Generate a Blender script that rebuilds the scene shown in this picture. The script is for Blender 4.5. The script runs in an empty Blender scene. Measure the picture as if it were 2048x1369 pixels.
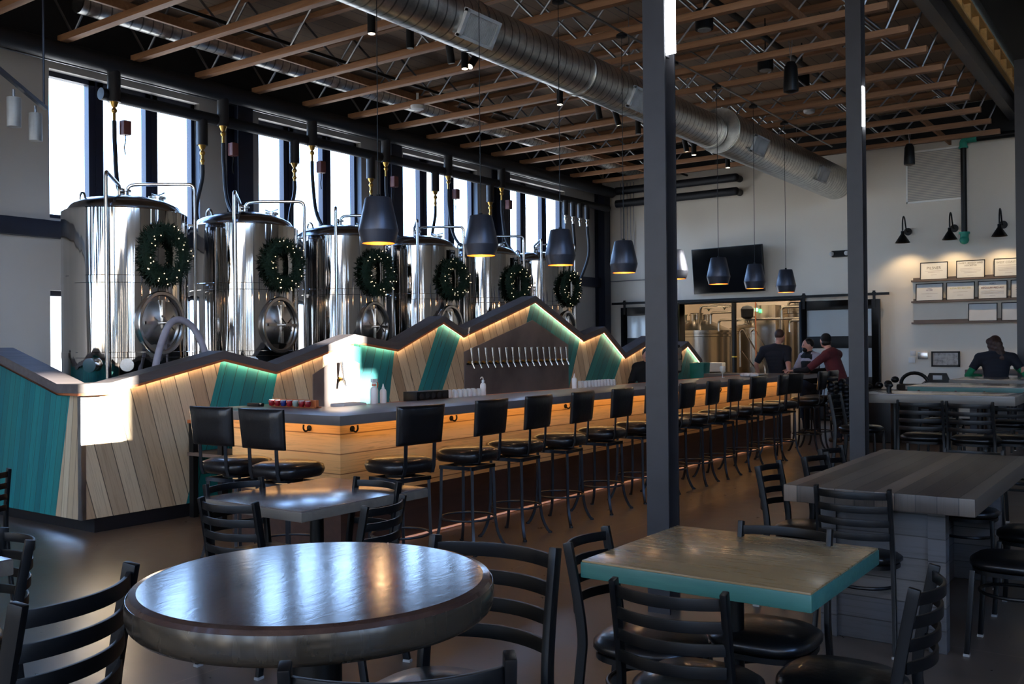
import bpy, bmesh, math, random
from mathutils import Vector, Matrix
random.seed(7)
C = bpy.context.scene.collection
sin, cos, PI = math.sin, math.cos, math.pi
rad = math.radians

# ---------------------------------------------------------------- camera
def make_camera():
    yaw, pitch, roll = rad(35.5175), rad(0.26646), rad(-0.51708)
    f = Vector((-sin(yaw)*cos(pitch), cos(yaw)*cos(pitch), sin(pitch)))
    r = Vector((cos(yaw), sin(yaw), 0)); u = r.cross(f)
    r2 = r*cos(roll)+u*sin(roll); u2 = -r*sin(roll)+u*cos(roll)
    cd = bpy.data.cameras.new('camera'); cd.sensor_width = 36; cd.lens = 1890.05/2048*36
    cd.clip_start = .05; cd.clip_end = 200
    o = bpy.data.objects.new('camera', cd); C.objects.link(o)
    m = Matrix((r2, u2, -f)).transposed().to_4x4(); m.translation = Vector((0, 0, 1.5))
    o.matrix_world = m
    bpy.context.scene.camera = o
make_camera()
vs = bpy.context.scene.view_settings
vs.view_transform = 'Standard'; vs.look = 'None'; vs.gamma = 1; vs.use_curve_mapping = False
vs.exposure = 0.6

# ---------------------------------------------------------------- world
SKY = 9
w = bpy.data.worlds.new('World'); bpy.context.scene.world = w; w.use_nodes = True
nt = w.node_tree; nt.nodes.clear()
tc = nt.nodes.new('ShaderNodeTexCoord'); sp = nt.nodes.new('ShaderNodeSeparateXYZ')
rp = nt.nodes.new('ShaderNodeValToRGB'); bg = nt.nodes.new('ShaderNodeBackground'); ow = nt.nodes.new('ShaderNodeOutputWorld')
nt.links.new(tc.outputs['Generated'], sp.inputs[0]); nt.links.new(sp.outputs['Z'], rp.inputs[0])
nt.links.new(rp.outputs[0], bg.inputs[0]); nt.links.new(bg.outputs[0], ow.inputs[0])
e = rp.color_ramp.elements
e[0].position = 0.0; e[0].color = (.42, .44, .46, 1)
e[1].position = .02; e[1].color = (.42, .66, 1.0, 1)
k = e.new(.6); k.color = (.24, .46, 1.0, 1)
bg.inputs[1].default_value = SKY

# ---------------------------------------------------------------- sun (low winter sun through openings shaped in the unseen right wall)
SUN = Vector((-1, -.40, -.30)).normalized()
sl = bpy.data.lights.new('sun', 'SUN'); sl.energy = 40; sl.angle = rad(.6); sl.color = (1, .93, .82)
so = bpy.data.objects.new('sun', sl); C.objects.link(so)
so.rotation_euler = (-SUN).to_track_quat('Z', 'Y').to_euler(); so.location = (8, 12, 6)

# ---------------------------------------------------------------- materials
def lin(c):
    return tuple(((x/255)/12.92 if x/255 <= .04045 else ((x/255+.055)/1.055)**2.4) for x in c)+(1,)
class Mt:
    def __init__(s, name):
        s.m = bpy.data.materials.new(name); s.m.use_nodes = True; s.t = s.m.node_tree
        s.b = s.t.nodes['Principled BSDF']
    def n(s, ty, **kw):
        o = s.t.nodes.new('ShaderNode'+ty)
        for k_, v in kw.items(): setattr(o, k_, v)
        return o
    def l(s, a, b): s.t.links.new(a, b)
    def math(s, op, a, b=None, c=None):
        o = s.n('Math', operation=op)
        for i, v in enumerate((a, b, c)):
            if v is None: continue
            if isinstance(v, (int, float)): o.inputs[i].default_value = v
            else: s.l(v, o.inputs[i])
        return o.outputs[0]
    def mix(s, f, a, b, bt='MIX'):
        o = s.n('Mix', data_type='RGBA', blend_type=bt)
        if isinstance(f, (int, float)): o.inputs[0].default_value = f
        else: s.l(f, o.inputs[0])
        for i, v in ((6, a), (7, b)):
            if isinstance(v, tuple): o.inputs[i].default_value = v
            else: s.l(v, o.inputs[i])
        return o.outputs[2]
    def ramp(s, f, stops):
        o = s.n('ValToRGB'); e = o.color_ramp.elements
        while len(e) > 1: e.remove(e[-1])
        e[0].position = stops[0][0]; e[0].color = stops[0][1]
        for p, c in stops[1:]:
            k_ = e.new(p); k_.color = c
        s.l(f, o.inputs[0]); return o.outputs[0]
    def noise(s, vec, scale, detail=4, rough=.5, dist=0):
        o = s.n('TexNoise'); o.inputs['Scale'].default_value = scale; o.inputs['Detail'].default_value = detail
        o.inputs['Roughness'].default_value = rough; o.inputs['Distortion'].default_value = dist
        if vec is not None: s.l(vec, o.inputs['Vector'])
        return o.outputs[0]
    def obj(s, scale=(1, 1, 1), rot=(0, 0, 0)):
        tc_ = s.n('TexCoord'); mp = s.n('Mapping'); mp.inputs['Scale'].default_value = scale
        mp.inputs['Rotation'].default_value = rot
        s.l(tc_.outputs['Object'], mp.inputs[0]); return mp.outputs[0]
    def bump(s, h, st, dist=.01):
        o = s.n('Bump'); o.inputs['Strength'].default_value = st; o.inputs['Distance'].default_value = dist
        s.l(h, o.inputs['Height']); s.l(o.outputs[0], s.b.inputs['Normal'])
def basic(name, col, rough=.5, metal=0, var=.12, scale=6, stretch=(1, 1, 1), bump=0, rv=.08, coat=0, bscale=None):
    m = Mt(name); c = lin(col)
    v = m.obj(stretch); nz = m.noise(v, scale)
    d = tuple(max(0, x*(1-var*2)) for x in c[:3])+(1,); b_ = tuple(min(1, x*(1+var)) for x in c[:3])+(1,)
    m.l(m.ramp(nz, [(.3, d), (.5, c), (.72, b_)]), m.b.inputs['Base Color'])
    m.l(m.math('MULTIPLY_ADD', nz, rv, rough-rv*.5), m.b.inputs['Roughness'])
    m.b.inputs['Metallic'].default_value = metal
    if metal == 0 and sum(col) < 60: m.b.inputs['Specular IOR Level'].default_value = .32
    if coat: m.b.inputs['Coat Weight'].default_value = coat; m.b.inputs['Coat Roughness'].default_value = .12
    if bump: m.bump(m.noise(v, bscale or scale*6), bump)
    return m.m
def emis(name, col, st):
    m = Mt(name); m.b.inputs['Base Color'].default_value = (0.8, .8, .8, 1)
    m.b.inputs['Emission Color'].default_value = col; m.b.inputs['Emission Strength'].default_value = st
    return m.m
def planks(name, axis, slope, cols, width=.105, knots=True, gapc=(38, 30, 24), rough=.6):
    """boards whose joints run along  a = a0 + slope*z  (axis 'X' or 'Y'), or level boards (axis 'Z')"""
    m = Mt(name); tc_ = m.n('TexCoord'); s3 = m.n('SeparateXYZ'); m.l(tc_.outputs['Object'], s3.inputs[0])
    if axis == 'Z':
        a, z = s3.outputs['Z'], m.math('ADD', s3.outputs['X'], s3.outputs['Y'])
    else:
        a, z = s3.outputs[axis], s3.outputs['Z']
    u = m.math('MULTIPLY', m.math('SUBTRACT', a, m.math('MULTIPLY', z, slope)), cos(math.atan(slope))/width)
    v = m.math('ADD', z, m.math('MULTIPLY', a, slope))
    cell = m.math('FLOOR', u); fr = m.math('FRACT', u)
    wn = m.n('TexWhiteNoise', noise_dimensions='1D'); m.l(cell, wn.inputs['W'])
    base = m.ramp(wn.outputs[0], [(i/(len(cols)-1), lin(c)) for i, c in enumerate(cols)])
    cv = m.n('CombineXYZ'); m.l(m.math('MULTIPLY', u, 1.0), cv.inputs[0]); m.l(m.math('MULTIPLY', v, .9), cv.inputs[1]); m.l(m.math('MULTIPLY', cell, 3.7), cv.inputs[2])
    cg = m.n('CombineXYZ'); m.l(m.math('MULTIPLY', u, 2.6), cg.inputs[0]); m.l(m.math('MULTIPLY', v, .7), cg.inputs[1]); m.l(m.math('MULTIPLY', cell, 3.7), cg.inputs[2])
    g = m.noise(cg.outputs[0], 3.0, 6, .62, 1.2)
    col = m.mix(m.ramp(g, [(.3, (.55, .55, .55, 1)), (.5, (0, 0, 0, 1))]), base, m.mix(1, base, (.45, .40, .36, 1), 'MULTIPLY'))
    if knots:
        vo = m.n('TexVoronoi'); vo.inputs['Scale'].default_value = 1.1; m.l(cv.outputs[0], vo.inputs['Vector'])
        kn = m.ramp(vo.outputs['Distance'], [(.035, (1, 1, 1, 1)), (.085, (0, 0, 0, 1))])
        col = m.mix(m.math('MULTIPLY', kn, .75), col, lin((50, 32, 20)))
    gp = m.math('MAXIMUM', m.math('LESS_THAN', fr, .035), m.math('GREATER_THAN', fr, .98))
    col = m.mix(m.math('MULTIPLY', gp, .8), col, lin(gapc))
    m.l(col, m.b.inputs['Base Color']); m.b.inputs['Roughness'].default_value = rough
    m.bump(m.math('SUBTRACT', m.math('MULTIPLY', g, .3), gp), .35, .006)
    return m.m
def steel(name, rough=.13, wob=.35, col=(170, 165, 160)):
    m = Mt(name); v = m.obj((1, 1, .12)); nz = m.noise(v, 3.2, 3)
    m.b.inputs['Metallic'].default_value = 1
    m.l(m.ramp(nz, [(.3, lin(tuple(x*.86 for x in col))), (.7, lin(col))]), m.b.inputs['Base Color'])
    m.l(m.math('MULTIPLY_ADD', nz, .04, rough-.02), m.b.inputs['Roughness'])
    v2 = m.obj((1, 1, .035)); m.bump(m.math('ADD', m.noise(v2, 4.2, 2), m.math('MULTIPLY', m.noise(v2, 13, 1), .35)), wob, .05)
    return m.m
def wall_mat(name, col):
    m = Mt(name); v = m.obj(); n1 = m.noise(v, .7, 3); n2 = m.noise(v, 90, 2)
    c = lin(col); m.l(m.ramp(n1, [(.3, tuple(x*.93 for x in c[:3])+(1,)), (.7, c)]), m.b.inputs['Base Color'])
    m.b.inputs['Roughness'].default_value = .55; m.bump(n2, .12, .004); return m.m
def floor_mat():
    m = Mt('stained_concrete'); v = m.obj(); n1 = m.noise(v, .55, 6, .6, .6); n2 = m.noise(v, 5, 6, .7)
    a = m.ramp(n1, [(.25, lin((66, 55, 47))), (.5, lin((88, 76, 66))), (.75, lin((112, 98, 85)))])
    col = m.mix(.35, a, m.ramp(n2, [(.3, lin((52, 44, 38))), (.7, lin((118, 104, 92)))]))
    s3 = m.n('SeparateXYZ'); m.l(v, s3.inputs[0])
    j = None
    for ax, pitch, off in (('X', 3.1, .62), ('Y', 3.1, 1.15)):
        fr = m.math('FRACT', m.math('MULTIPLY', m.math('ADD', s3.outputs[ax], off), 1/pitch))
        q = m.math('LESS_THAN', fr, .0035); j = q if j is None else m.math('MAXIMUM', j, q)
    col = m.mix(m.math('MULTIPLY', j, .5), col, lin((130, 112, 95)))
    m.l(col, m.b.inputs['Base Color'])
    m.l(m.math('MULTIPLY_ADD', n2, .22, .2), m.b.inputs['Roughness'])
    m.bump(m.math('SUBTRACT', m.math('MULTIPLY', n2, .4), j), .08, .01); return m.m
def deck_mat():
    m = Mt('roof_deck_boards'); tc_ = m.n('TexCoord'); s3 = m.n('SeparateXYZ'); m.l(tc_.outputs['Object'], s3.inputs[0])
    u = m.math('MULTIPLY', s3.outputs['X'], 1/.24); cell = m.math('FLOOR', u); fr = m.math('FRACT', u)
    wn = m.n('TexWhiteNoise', noise_dimensions='1D'); m.l(cell, wn.inputs['W'])
    g = m.noise(m.obj((6, .8, 1)), 3, 5, .6, .8)
    col = m.mix(m.math('MULTIPLY', wn.outputs[0], .35), lin((128, 104, 82)), lin((96, 78, 62)))
    col = m.mix(m.math('MULTIPLY', g, .35), col, lin((70, 52, 38)))
    gp = m.math('LESS_THAN', fr, .05); col = m.mix(m.math('MULTIPLY', gp, .7), col, lin((30, 22, 18)))
    m.l(col, m.b.inputs['Base Color']); m.b.inputs['Roughness'].default_value = .75; return m.m
def wood(name, c1, c2, axis=0, rough=.4, scale=4, coat=0, long=.25):
    m = Mt(name); st = [5, 5, 5]; st[axis] = long*2; v = m.obj(tuple(st)); g = m.noise(v, scale*.5, 6, .65, 1.5)
    g2 = m.noise(v, scale*3, 4)
    col = m.ramp(g, [(.25, lin(c1)), (.5, lin(tuple((a+b)/2 for a, b in zip(c1, c2)))), (.75, lin(c2))])
    col = m.mix(m.math('MULTIPLY', g2, .25), col, lin(c1)); m.l(col, m.b.inputs['Base Color'])
    m.l(m.math('MULTIPLY_ADD', g2, .15, rough-.07), m.b.inputs['Roughness'])
    if coat: m.b.inputs['Coat Weight'].default_value = coat; m.b.inputs['Coat Roughness'].default_value = .16
    m.bump(g2, (.04 if not coat else .006), .002); return m.m
def spiral_duct():
    m = Mt('galvanised_spiral_duct'); tc_ = m.n('TexCoord'); s3 = m.n('SeparateXYZ'); m.l(tc_.outputs['Object'], s3.inputs[0])
    ang = m.math('MULTIPLY', m.math('ARCTAN2', s3.outputs['Z'], s3.outputs['X']), 1/(2*PI))
    fr = m.math('FRACT', m.math('ADD', m.math('MULTIPLY', s3.outputs['Y'], 1/.125), ang))
    seam = m.math('LESS_THAN', m.math('ABSOLUTE', m.math('SUBTRACT', fr, .5)), .07)
    nz = m.noise(m.obj(), 9, 5, .7)
    m.b.inputs['Metallic'].default_value = 1
    col = m.ramp(nz, [(.3, lin((176, 176, 174))), (.7, lin((228, 228, 222)))])
    m.l(m.mix(m.math('MULTIPLY', seam, .75), col, lin((96, 98, 98))), m.b.inputs['Base Color'])
    m.l(m.math('MULTIPLY_ADD', nz, .2, .24), m.b.inputs['Roughness'])
    m.bump(m.math('ADD', seam, m.math('MULTIPLY', nz, .12)), 1.0, .02); return m.m
def leather_top():
    m = Mt('stained_round_top'); v = m.obj((1, 1, 1)); n1 = m.noise(v, 3.5, 8, .65, 1.5); n2 = m.noise(m.obj((14, 5, 1), (0, 0, .6)), 2.4, 5, .6, 1.2)
    m.l(m.ramp(n1, [(.3, lin((40, 28, 25))), (.55, lin((62, 45, 38))), (.75, lin((84, 62, 50)))]), m.b.inputs['Base Color'])
    m.l(m.math('MULTIPLY_ADD', n1, .1, .08), m.b.inputs['Roughness']); m.b.inputs['Specular IOR Level'].default_value = .32
    m.bump(n2, .035, .006); return m.m
TEAL = [(8, 112, 118), (24, 132, 132), (10, 98, 106), (28, 124, 122)]
PINE = [(196, 176, 144), (172, 148, 118), (206, 190, 160), (150, 128, 102), (190, 168, 136)]
MAT = dict(
 floor=floor_mat(), wall=wall_mat('painted_wall', (176, 172, 166)), wallfar=wall_mat('painted_far_wall', (226, 216, 200)),
 dark=basic('black_ceiling_paint', (20, 20, 22), .8), deck=deck_mat(),
 joist=wood('joist_timber', (124, 84, 56), (172, 126, 88), 0, .6, 3), rim=wood('rim_timber', (190, 145, 80), (225, 185, 120), 1, .6, 3),
 zinc=basic('zinc_tube', (150, 152, 156), .35, 1), navy=basic('navy_steel', (20, 26, 44), .45),
 colm=basic('column_steel', (44, 43, 46), .42), frame=basic('window_frame_navy', (10, 16, 40), .5),
 black=basic('black_paint', (10, 11, 12), .4, 0), blackm=basic('matte_black', (11, 11, 13), .6),
 chair=basic('black_powder_coat', (9, 10, 12), .38, 0), vinyl=basic('black_vinyl', (13, 13, 14), .36, 0, bump=.12, bscale=40, coat=.25),
 glide=basic('grey_glide', (150, 150, 148), .5), leather=basic('dark_leather', (20, 18, 19), .36, 0, bump=.2, bscale=30, coat=.3),
 stoolm=basic('gunmetal_tube', (50, 53, 58), .38, .6), thread=basic('top_stitching', (90, 86, 84), .6),
 steel=steel('brushed_tank_steel', .055, .22, (214, 208, 202)), steelp=steel('polished_steel', .24, .05, (226, 223, 218)), dome=steel('tank_dome_steel', .2, .04, (150, 152, 158)),
 splash=basic('blackened_steel_sheet', (112, 103, 101), .3, .35, scale=2, var=.2), cap=wood('charcoal_cap_board', (76, 70, 70), (106, 98, 97), 1, .55, 3),
 copper=wood('copper_brown_trim', (170, 92, 52), (205, 120, 70), 1, .45, 3), slab=basic('charcoal_concrete', (106, 98, 94), .3, 0, scale=3, bump=.03),
 barwood=planks('honey_boards', 'Z', 0, [(236, 186, 122), (222, 168, 106), (244, 198, 136), (228, 174, 112)], .145, True, (120, 70, 30), .45),
 bardark=wood('dark_kick_board', (52, 32, 24), (74, 46, 34), 1, .6, 3), kick=basic('black_toe_kick', (18, 19, 24), .45),
 led=emis('led_strip', (1, .74, .42, 1), 19), led2=emis('led_amber', (1, .56, .20, 1), 8), led3=emis('led_floor_glow', (1, .35, .12, 1), .22), bulb=emis('warm_bulb', (1, .6, .25, 1), 12),
 white=emis('linear_tube', (.9, .95, 1, 1), 16), fairy=emis('fairy_light', (1, .72, .4, 1), 1.6), spot=emis('spot_lens', (1, .85, .62, 1), 7),
 grn=emis('green_indicator', (.05, 1, .35, 1), 6), shade=basic('shade_gunmetal', (74, 77, 88), .36, .6), shadein=basic('shade_copper_inside', (200, 120, 50), .4, .3),
 duct=spiral_duct(), grille=basic('grey_grille', (150, 150, 147), .5, .2), ventw=basic('vent_grey', (186, 186, 182), .5), rubber=basic('black_rubber_insulation', (17, 19, 26), .55, bump=.1),
 brass=basic('brass', (190, 150, 80), .3, 1), red=basic('actuator_red', (110, 62, 58), .5), pine=wood('needle_green', (14, 36, 24), (36, 66, 44), 2, .8, 8),
 paper=basic('paper_white', (206, 206, 204), .6, var=.02), walnut=wood('grey_shelf_wood', (84, 72, 66), (122, 106, 96), 0, .55, 3),
 greywood=wood('grey_table_laminate', (84, 76, 74), (124, 114, 108), 0, .2, 3, .5), edge=wood('grey_table_edge', (92, 86, 78), (120, 112, 100), 0, .35, 3),
 roundtop=leather_top(), roundedge=wood('olive_resin_edge', (40, 34, 27), (60, 52, 40), 2, .25, 3, .6),
 oaktop=wood('tan_table_top', (124, 100, 66), (158, 132, 92), 0, .28, 3, .3), tealedge=wood('teal_table_edge', (40, 88, 82), (68, 120, 110), 0, .4, 5),
 rustic=planks('reclaimed_table_boards', 'X', 0, [(92, 82, 72), (54, 46, 40), (116, 100, 86), (74, 64, 56), (46, 40, 36)], .095, False, (24, 20, 18), .42),
 rusticz=planks('reclaimed_base_boards', 'Z', 0, [(78, 78, 80), (64, 66, 70), (96, 92, 88)], .11, False, (24, 20, 18), .6),
 glass=None, tealboard=None)
def _unused(): pass
def glass_mat(name, rough, tint, alpha):
    m = Mt(name); nz = m.noise(m.obj(), 4); m.l(m.ramp(nz, [(0, lin(tint)), (1, lin(tint))]), m.b.inputs['Base Color'])
    m.b.inputs['Roughness'].default_value = rough; m.b.inputs['Alpha'].default_value = alpha; m.b.inputs['Specular IOR Level'].default_value = .8
    return m.m
MAT['pane'] = glass_mat('window_glass', .02, (235, 242, 255), .06)
MAT['frost'] = glass_mat('door_glass', .1, (196, 204, 204), .7)
MAT['clear'] = glass_mat('clear_glass', .04, (230, 235, 235), .35)
MAT['tv'] = basic('tv_screen_black', (10, 11, 14), .12, 0, var=.02)
MAT['skin'] = basic('skin', (196, 142, 120), .5, var=.05); MAT['hairbrown'] = basic('brown_hair', (58, 36, 26), .6, stretch=(3, 3, .5), scale=30, var=.3)
MAT['hairblack'] = basic('black_hair', (18, 15, 15), .5, stretch=(3, 3, .5), scale=30, var=.3)
MAT['navycloth'] = basic('navy_cloth', (20, 24, 36), .85, bump=.1); MAT['maroon'] = basic('maroon_cloth', (92, 32, 38), .85, bump=.1)
MAT['greencloth'] = basic('green_cloth', (18, 120, 78), .85, bump=.1); MAT['greycloth'] = basic('light_grey_cloth', (170, 165, 175), .85, bump=.1)
MAT['denim'] = basic('dark_denim', (28, 32, 46), .85, bump=.1); MAT['blackcloth'] = basic('black_cloth', (15, 16, 20), .8, bump=.1)
MAT['puffer'] = basic('black_puffer', (24, 26, 32), .45, bump=.1); MAT['shoe'] = basic('shoe_brown', (60, 48, 42), .6)
MAT['tealpipe'] = basic('teal_fitting', (40, 150, 125), .5); MAT['tealplastic'] = basic('teal_plastic', (10, 110, 100), .45)
MAT['vessel'] = steel('warm_vessel_steel', .24, .1, (168, 160, 148)); MAT['bottle'] = basic('white_bottle', (222, 224, 222), .45, var=.02)
MAT['orange'] = basic('orange_plastic', (196, 84, 48), .45); MAT['cupred'] = basic('red_glaze', (140, 26, 34), .25); MAT['cupblue'] = basic('blue_glaze', (34, 44, 110), .25)
MAT['cupgreen'] = basic('grey_green_glaze', (130, 140, 128), .3); MAT['beer'] = basic('pale_beer', (214, 186, 60), .3)
MAT['tan'] = basic('tan_mat_board', (150, 140, 128), .7); MAT['ink'] = basic('grey_ink', (110, 108, 98), .7); MAT['inkred'] = basic('maroon_ink', (96, 24, 44), .7)
MAT['inkgold'] = basic('gold_ink', (168, 158, 60), .7); MAT['inkpurple'] = basic('purple_ink', (70, 40, 110), .7); MAT['inkblack'] = basic('black_ink', (30, 30, 34), .7)
MAT['inkline'] = basic('text_line_grey', (172, 166, 166), .7)

# ---------------------------------------------------------------- mesh helpers
class MB:
    def __init__(s): s.v = []; s.f = []; s.mi = []; s.cur = 0
    def add(s, vs_, fs):
        n = len(s.v); s.v += [tuple(p) for p in vs_]; s.f += [tuple(i+n for i in f) for f in fs]; s.mi += [s.cur]*len(fs); return s
    def box(s, x0, x1, y0, y1, z0, z1, M=None):
        p = [Vector((x, y, z)) for x in (x0, x1) for y in (y0, y1) for z in (z0, z1)]
        if M is not None: p = [M @ q for q in p]
        return s.add(p, [(0, 1, 3, 2), (4, 6, 7, 5), (0, 4, 5, 1), (2, 3, 7, 6), (0, 2, 6, 4), (1, 5, 7, 3)])
    def cyl(s, a, b, r0, r1=None, n=16, cap=True):
        a, b = Vector(a), Vector(b); r1 = r0 if r1 is None else r1; d = (b-a).normalized()
        up = Vector((0, 0, 1)) if abs(d.z) < .9 else Vector((1, 0, 0)); e1 = d.cross(up).normalized(); e2 = d.cross(e1)
        vs_ = [c+(e1*cos(2*PI*i/n)+e2*sin(2*PI*i/n))*r for c, r in ((a, r0), (b, r1)) for i in range(n)]
        fs = [(i, (i+1) % n, n+(i+1) % n, n+i) for i in range(n)]
        if cap: fs += [tuple(range(n-1, -1, -1)), tuple(range(n, 2*n))]
        return s.add(vs_, fs)
    def tube(s, pts, r, n=10, closed=False, cap=True):
        pts = [Vector(p) for p in pts]; m = len(pts); rs = r if isinstance(r, (list, tuple)) else [r]*m
        T = []
        for i in range(m):
            a = pts[(i-1) % m] if (closed or i) else pts[0]; b = pts[(i+1) % m] if (closed or i < m-1) else pts[-1]
            T.append((b-a).normalized())
        up = Vector((0, 0, 1)) if abs(T[0].z) < .9 else Vector((1, 0, 0)); e1 = T[0].cross(up).normalized(); vs_ = []
        for i in range(m):
            e1 = (e1-T[i]*e1.dot(T[i])).normalized(); e2 = T[i].cross(e1)
            vs_ += [pts[i]+(e1*cos(2*PI*j/n)+e2*sin(2*PI*j/n))*rs[i] for j in range(n)]
        fs = []
        for i in range(m if closed else m-1):
            a, b = i*n, ((i+1) % m)*n
            fs += [(a+j, a+(j+1) % n, b+(j+1) % n, b+j) for j in range(n)]
        if cap and not closed: fs += [tuple(range(n-1, -1, -1)), tuple((m-1)*n+j for j in range(n))]
        return s.add(vs_, fs)
    def sweep(s, pts, w, t, side):
        """rectangular section: w along side vector(s), t across"""
        pts = [Vector(p) for p in pts]; m = len(pts); vs_ = []
        for i in range(m):
            a = pts[max(0, i-1)]; b = pts[min(m-1, i+1)]; T = (b-a).normalized()
            sd = Vector(side); sd = (sd-T*sd.dot(T)).normalized(); q = T.cross(sd)
            ww = w[i] if isinstance(w, (list, tuple)) else w; tt = t[i] if isinstance(t, (list, tuple)) else t
            vs_ += [pts[i]+sd*x*ww/2+q*y*tt/2 for x, y in ((-1, -1), (1, -1), (1, 1), (-1, 1))]
        fs = [(i*4+j, i*4+(j+1) % 4, i*4+4+(j+1) % 4, i*4+4+j) for i in range(m-1) for j in range(4)]
        fs += [(3, 2, 1, 0), tuple((m-1)*4+j for j in range(4))]
        return s.add(vs_, fs)
    def lathe(s, prof, n=32, M=None, sq=0, close=True):
        """prof: (r, z) from bottom to top; sq>0 squares the plan"""
        vs_ = []
        for r, z in prof:
            for i in range(n):
                a = 2*PI*i/n; k_ = 1
                if sq: k_ = (abs(cos(a))**sq+abs(sin(a))**sq)**(-1/sq)
                vs_.append(Vector((r*k_*cos(a), r*k_*sin(a), z)))
        if M is not None: vs_ = [M @ p for p in vs_]
        m = len(prof)
        fs = [(i*n+j, i*n+(j+1) % n, (i+1)*n+(j+1) % n, (i+1)*n+j) for i in range(m-1) for j in range(n)]
        if close: fs += [tuple(range(n-1, -1, -1)), tuple((m-1)*n+j for j in range(n))]
        return s.add(vs_, fs)
    def prism(s, poly, axis, d0, d1):
        """poly of 2-D points extruded along axis from d0 to d1 (X: pts are (y,z); Y: (x,z); Z: (x,y))"""
        def P(p, d): return {'X': (d, p[0], p[1]), 'Y': (p[0], d, p[1]), 'Z': (p[0], p[1], d)}[axis]
        n = len(poly); vs_ = [P(p, d0) for p in poly]+[P(p, d1) for p in poly]
        return s.add(vs_, [tuple(range(n)), tuple(range(2*n-1, n-1, -1))]+[(i, i+n, (i+1) % n+n, (i+1) % n) for i in range(n)])
    def ell(s, c, r, n=14, m=9, M=None):
        c = Vector(c); r = r if isinstance(r, (tuple, list)) else (r, r, r); vs_ = []
        for i in range(m+1):
            t = PI*i/m
            for j in range(n): vs_.append(Vector((r[0]*sin(t)*cos(2*PI*j/n), r[1]*sin(t)*sin(2*PI*j/n), r[2]*cos(t))))
        if M is not None: vs_ = [M @ p for p in vs_]
        vs_ = [p+c for p in vs_]
        return s.add(vs_, [(i*n+j, (i+1)*n+j, (i+1)*n+(j+1) % n, i*n+(j+1) % n) for i in range(m) for j in range(n)])
    def build(s, name, mat, parent=None, bevel=0, smooth=35, loc=None, rz=0, seg=2):
        me = bpy.data.meshes.new(name); bm = bmesh.new()
        bv = [bm.verts.new(p) for p in s.v]
        for f, mi in zip(s.f, s.mi):
            try: fc = bm.faces.new([bv[i] for i in f]); fc.material_index = mi
            except ValueError: pass
        bmesh.ops.remove_doubles(bm, verts=bm.verts, dist=1e-6)
        bmesh.ops.dissolve_degenerate(bm, dist=1e-6, edges=bm.edges)
        bmesh.ops.recalc_face_normals(bm, faces=bm.faces)
        if bevel:
            ed = [e_ for e_ in bm.edges if len(e_.link_faces) == 2 and e_.calc_face_angle(0) > .6]
            bmesh.ops.bevel(bm, geom=ed, offset=bevel, segments=seg, affect='EDGES', profile=.6, clamp_overlap=True)
        for fc in bm.faces: fc.smooth = True
        for e_ in bm.edges:
            if len(e_.link_faces) == 2 and e_.calc_face_angle(0) > rad(smooth): e_.smooth = False
        bm.to_mesh(me); bm.free()
        for m_ in (mat if isinstance(mat, (list, tuple)) else [mat]): me.materials.append(MAT[m_] if isinstance(m_, str) else m_)
        o = bpy.data.objects.new(name, me); C.objects.link(o)
        if parent is not None: o.parent = parent
        if loc is not None: o.location = loc
        if rz: o.rotation_euler[2] = rz
        return o
def tag(o, label, cat, group=None, kind=None):
    o['label'] = label; o['category'] = cat
    if group: o['group'] = group
    if kind: o['kind'] = kind
    return o
def thing(name, label, cat, loc=(0, 0, 0), rz=0, group=None):
    o = bpy.data.objects.new(name, None); C.objects.link(o); o.location = loc; o.rotation_euler[2] = rz; o.empty_display_size = .1
    return tag(o, label, cat, group)
def struct(o): o['kind'] = 'structure'; return o
KIDS = {}
def clone(root, loc=None, rz=None, label=None, group=None):
    def rec(o, par):
        c = o.copy(); C.objects.link(c)
        if par is not None: c.parent = par; c.matrix_parent_inverse = o.matrix_parent_inverse.copy()
        for ch in o.children: rec(ch, c)
        return c
    r = rec(root, None)
    if loc is not None: r.location = loc
    if rz is not None: r.rotation_euler[2] = rz
    if label: r['label'] = label
    if group: r['group'] = group
    return r
ORD = ['first', 'second', 'third', 'fourth', 'fifth', 'sixth', 'seventh', 'eighth', 'ninth', 'tenth', 'eleventh', 'twelfth', 'thirteenth', 'fourteenth', 'fifteenth', 'sixteenth', 'seventeenth', 'eighteenth', 'nineteenth', 'twentieth', 'twenty-first', 'twenty-second', 'twenty-third', 'twenty-fourth']
def text(name, s, size, mat, parent, M, ext=.001, align='CENTER'):
    cu = bpy.data.curves.new(name, 'FONT'); cu.body = s; cu.size = size; cu.align_x = align; cu.align_y = 'CENTER'; cu.extrude = ext
    t = bpy.data.objects.new('tmp', cu); C.objects.link(t)
    dg = bpy.context.evaluated_depsgraph_get(); me = bpy.data.meshes.new_from_object(t.evaluated_get(dg))
    bpy.data.objects.remove(t); bpy.data.curves.remove(cu)
    me.transform(M); me.materials.clear(); me.materials.append(MAT[mat]); me.name = name
    o = bpy.data.objects.new(name, me); C.objects.link(o); o.parent = parent; return o
def smooth_path(pts, k_=6):
    """Catmull-Rom"""
    P = [Vector(p) for p in pts]; P = [2*P[0]-P[1]]+P+[2*P[-1]-P[-2]]; out = []
    for i in range(1, len(P)-2):
        for j in range(k_):
            t = j/k_; a, b, c, d = P[i-1:i+3]
            out.append(.5*((2*b)+(-a+c)*t+(2*a-5*b+4*c-d)*t*t+(-a+3*b-3*c+d)*t**3))
    out.append(P[-2]); return out
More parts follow.
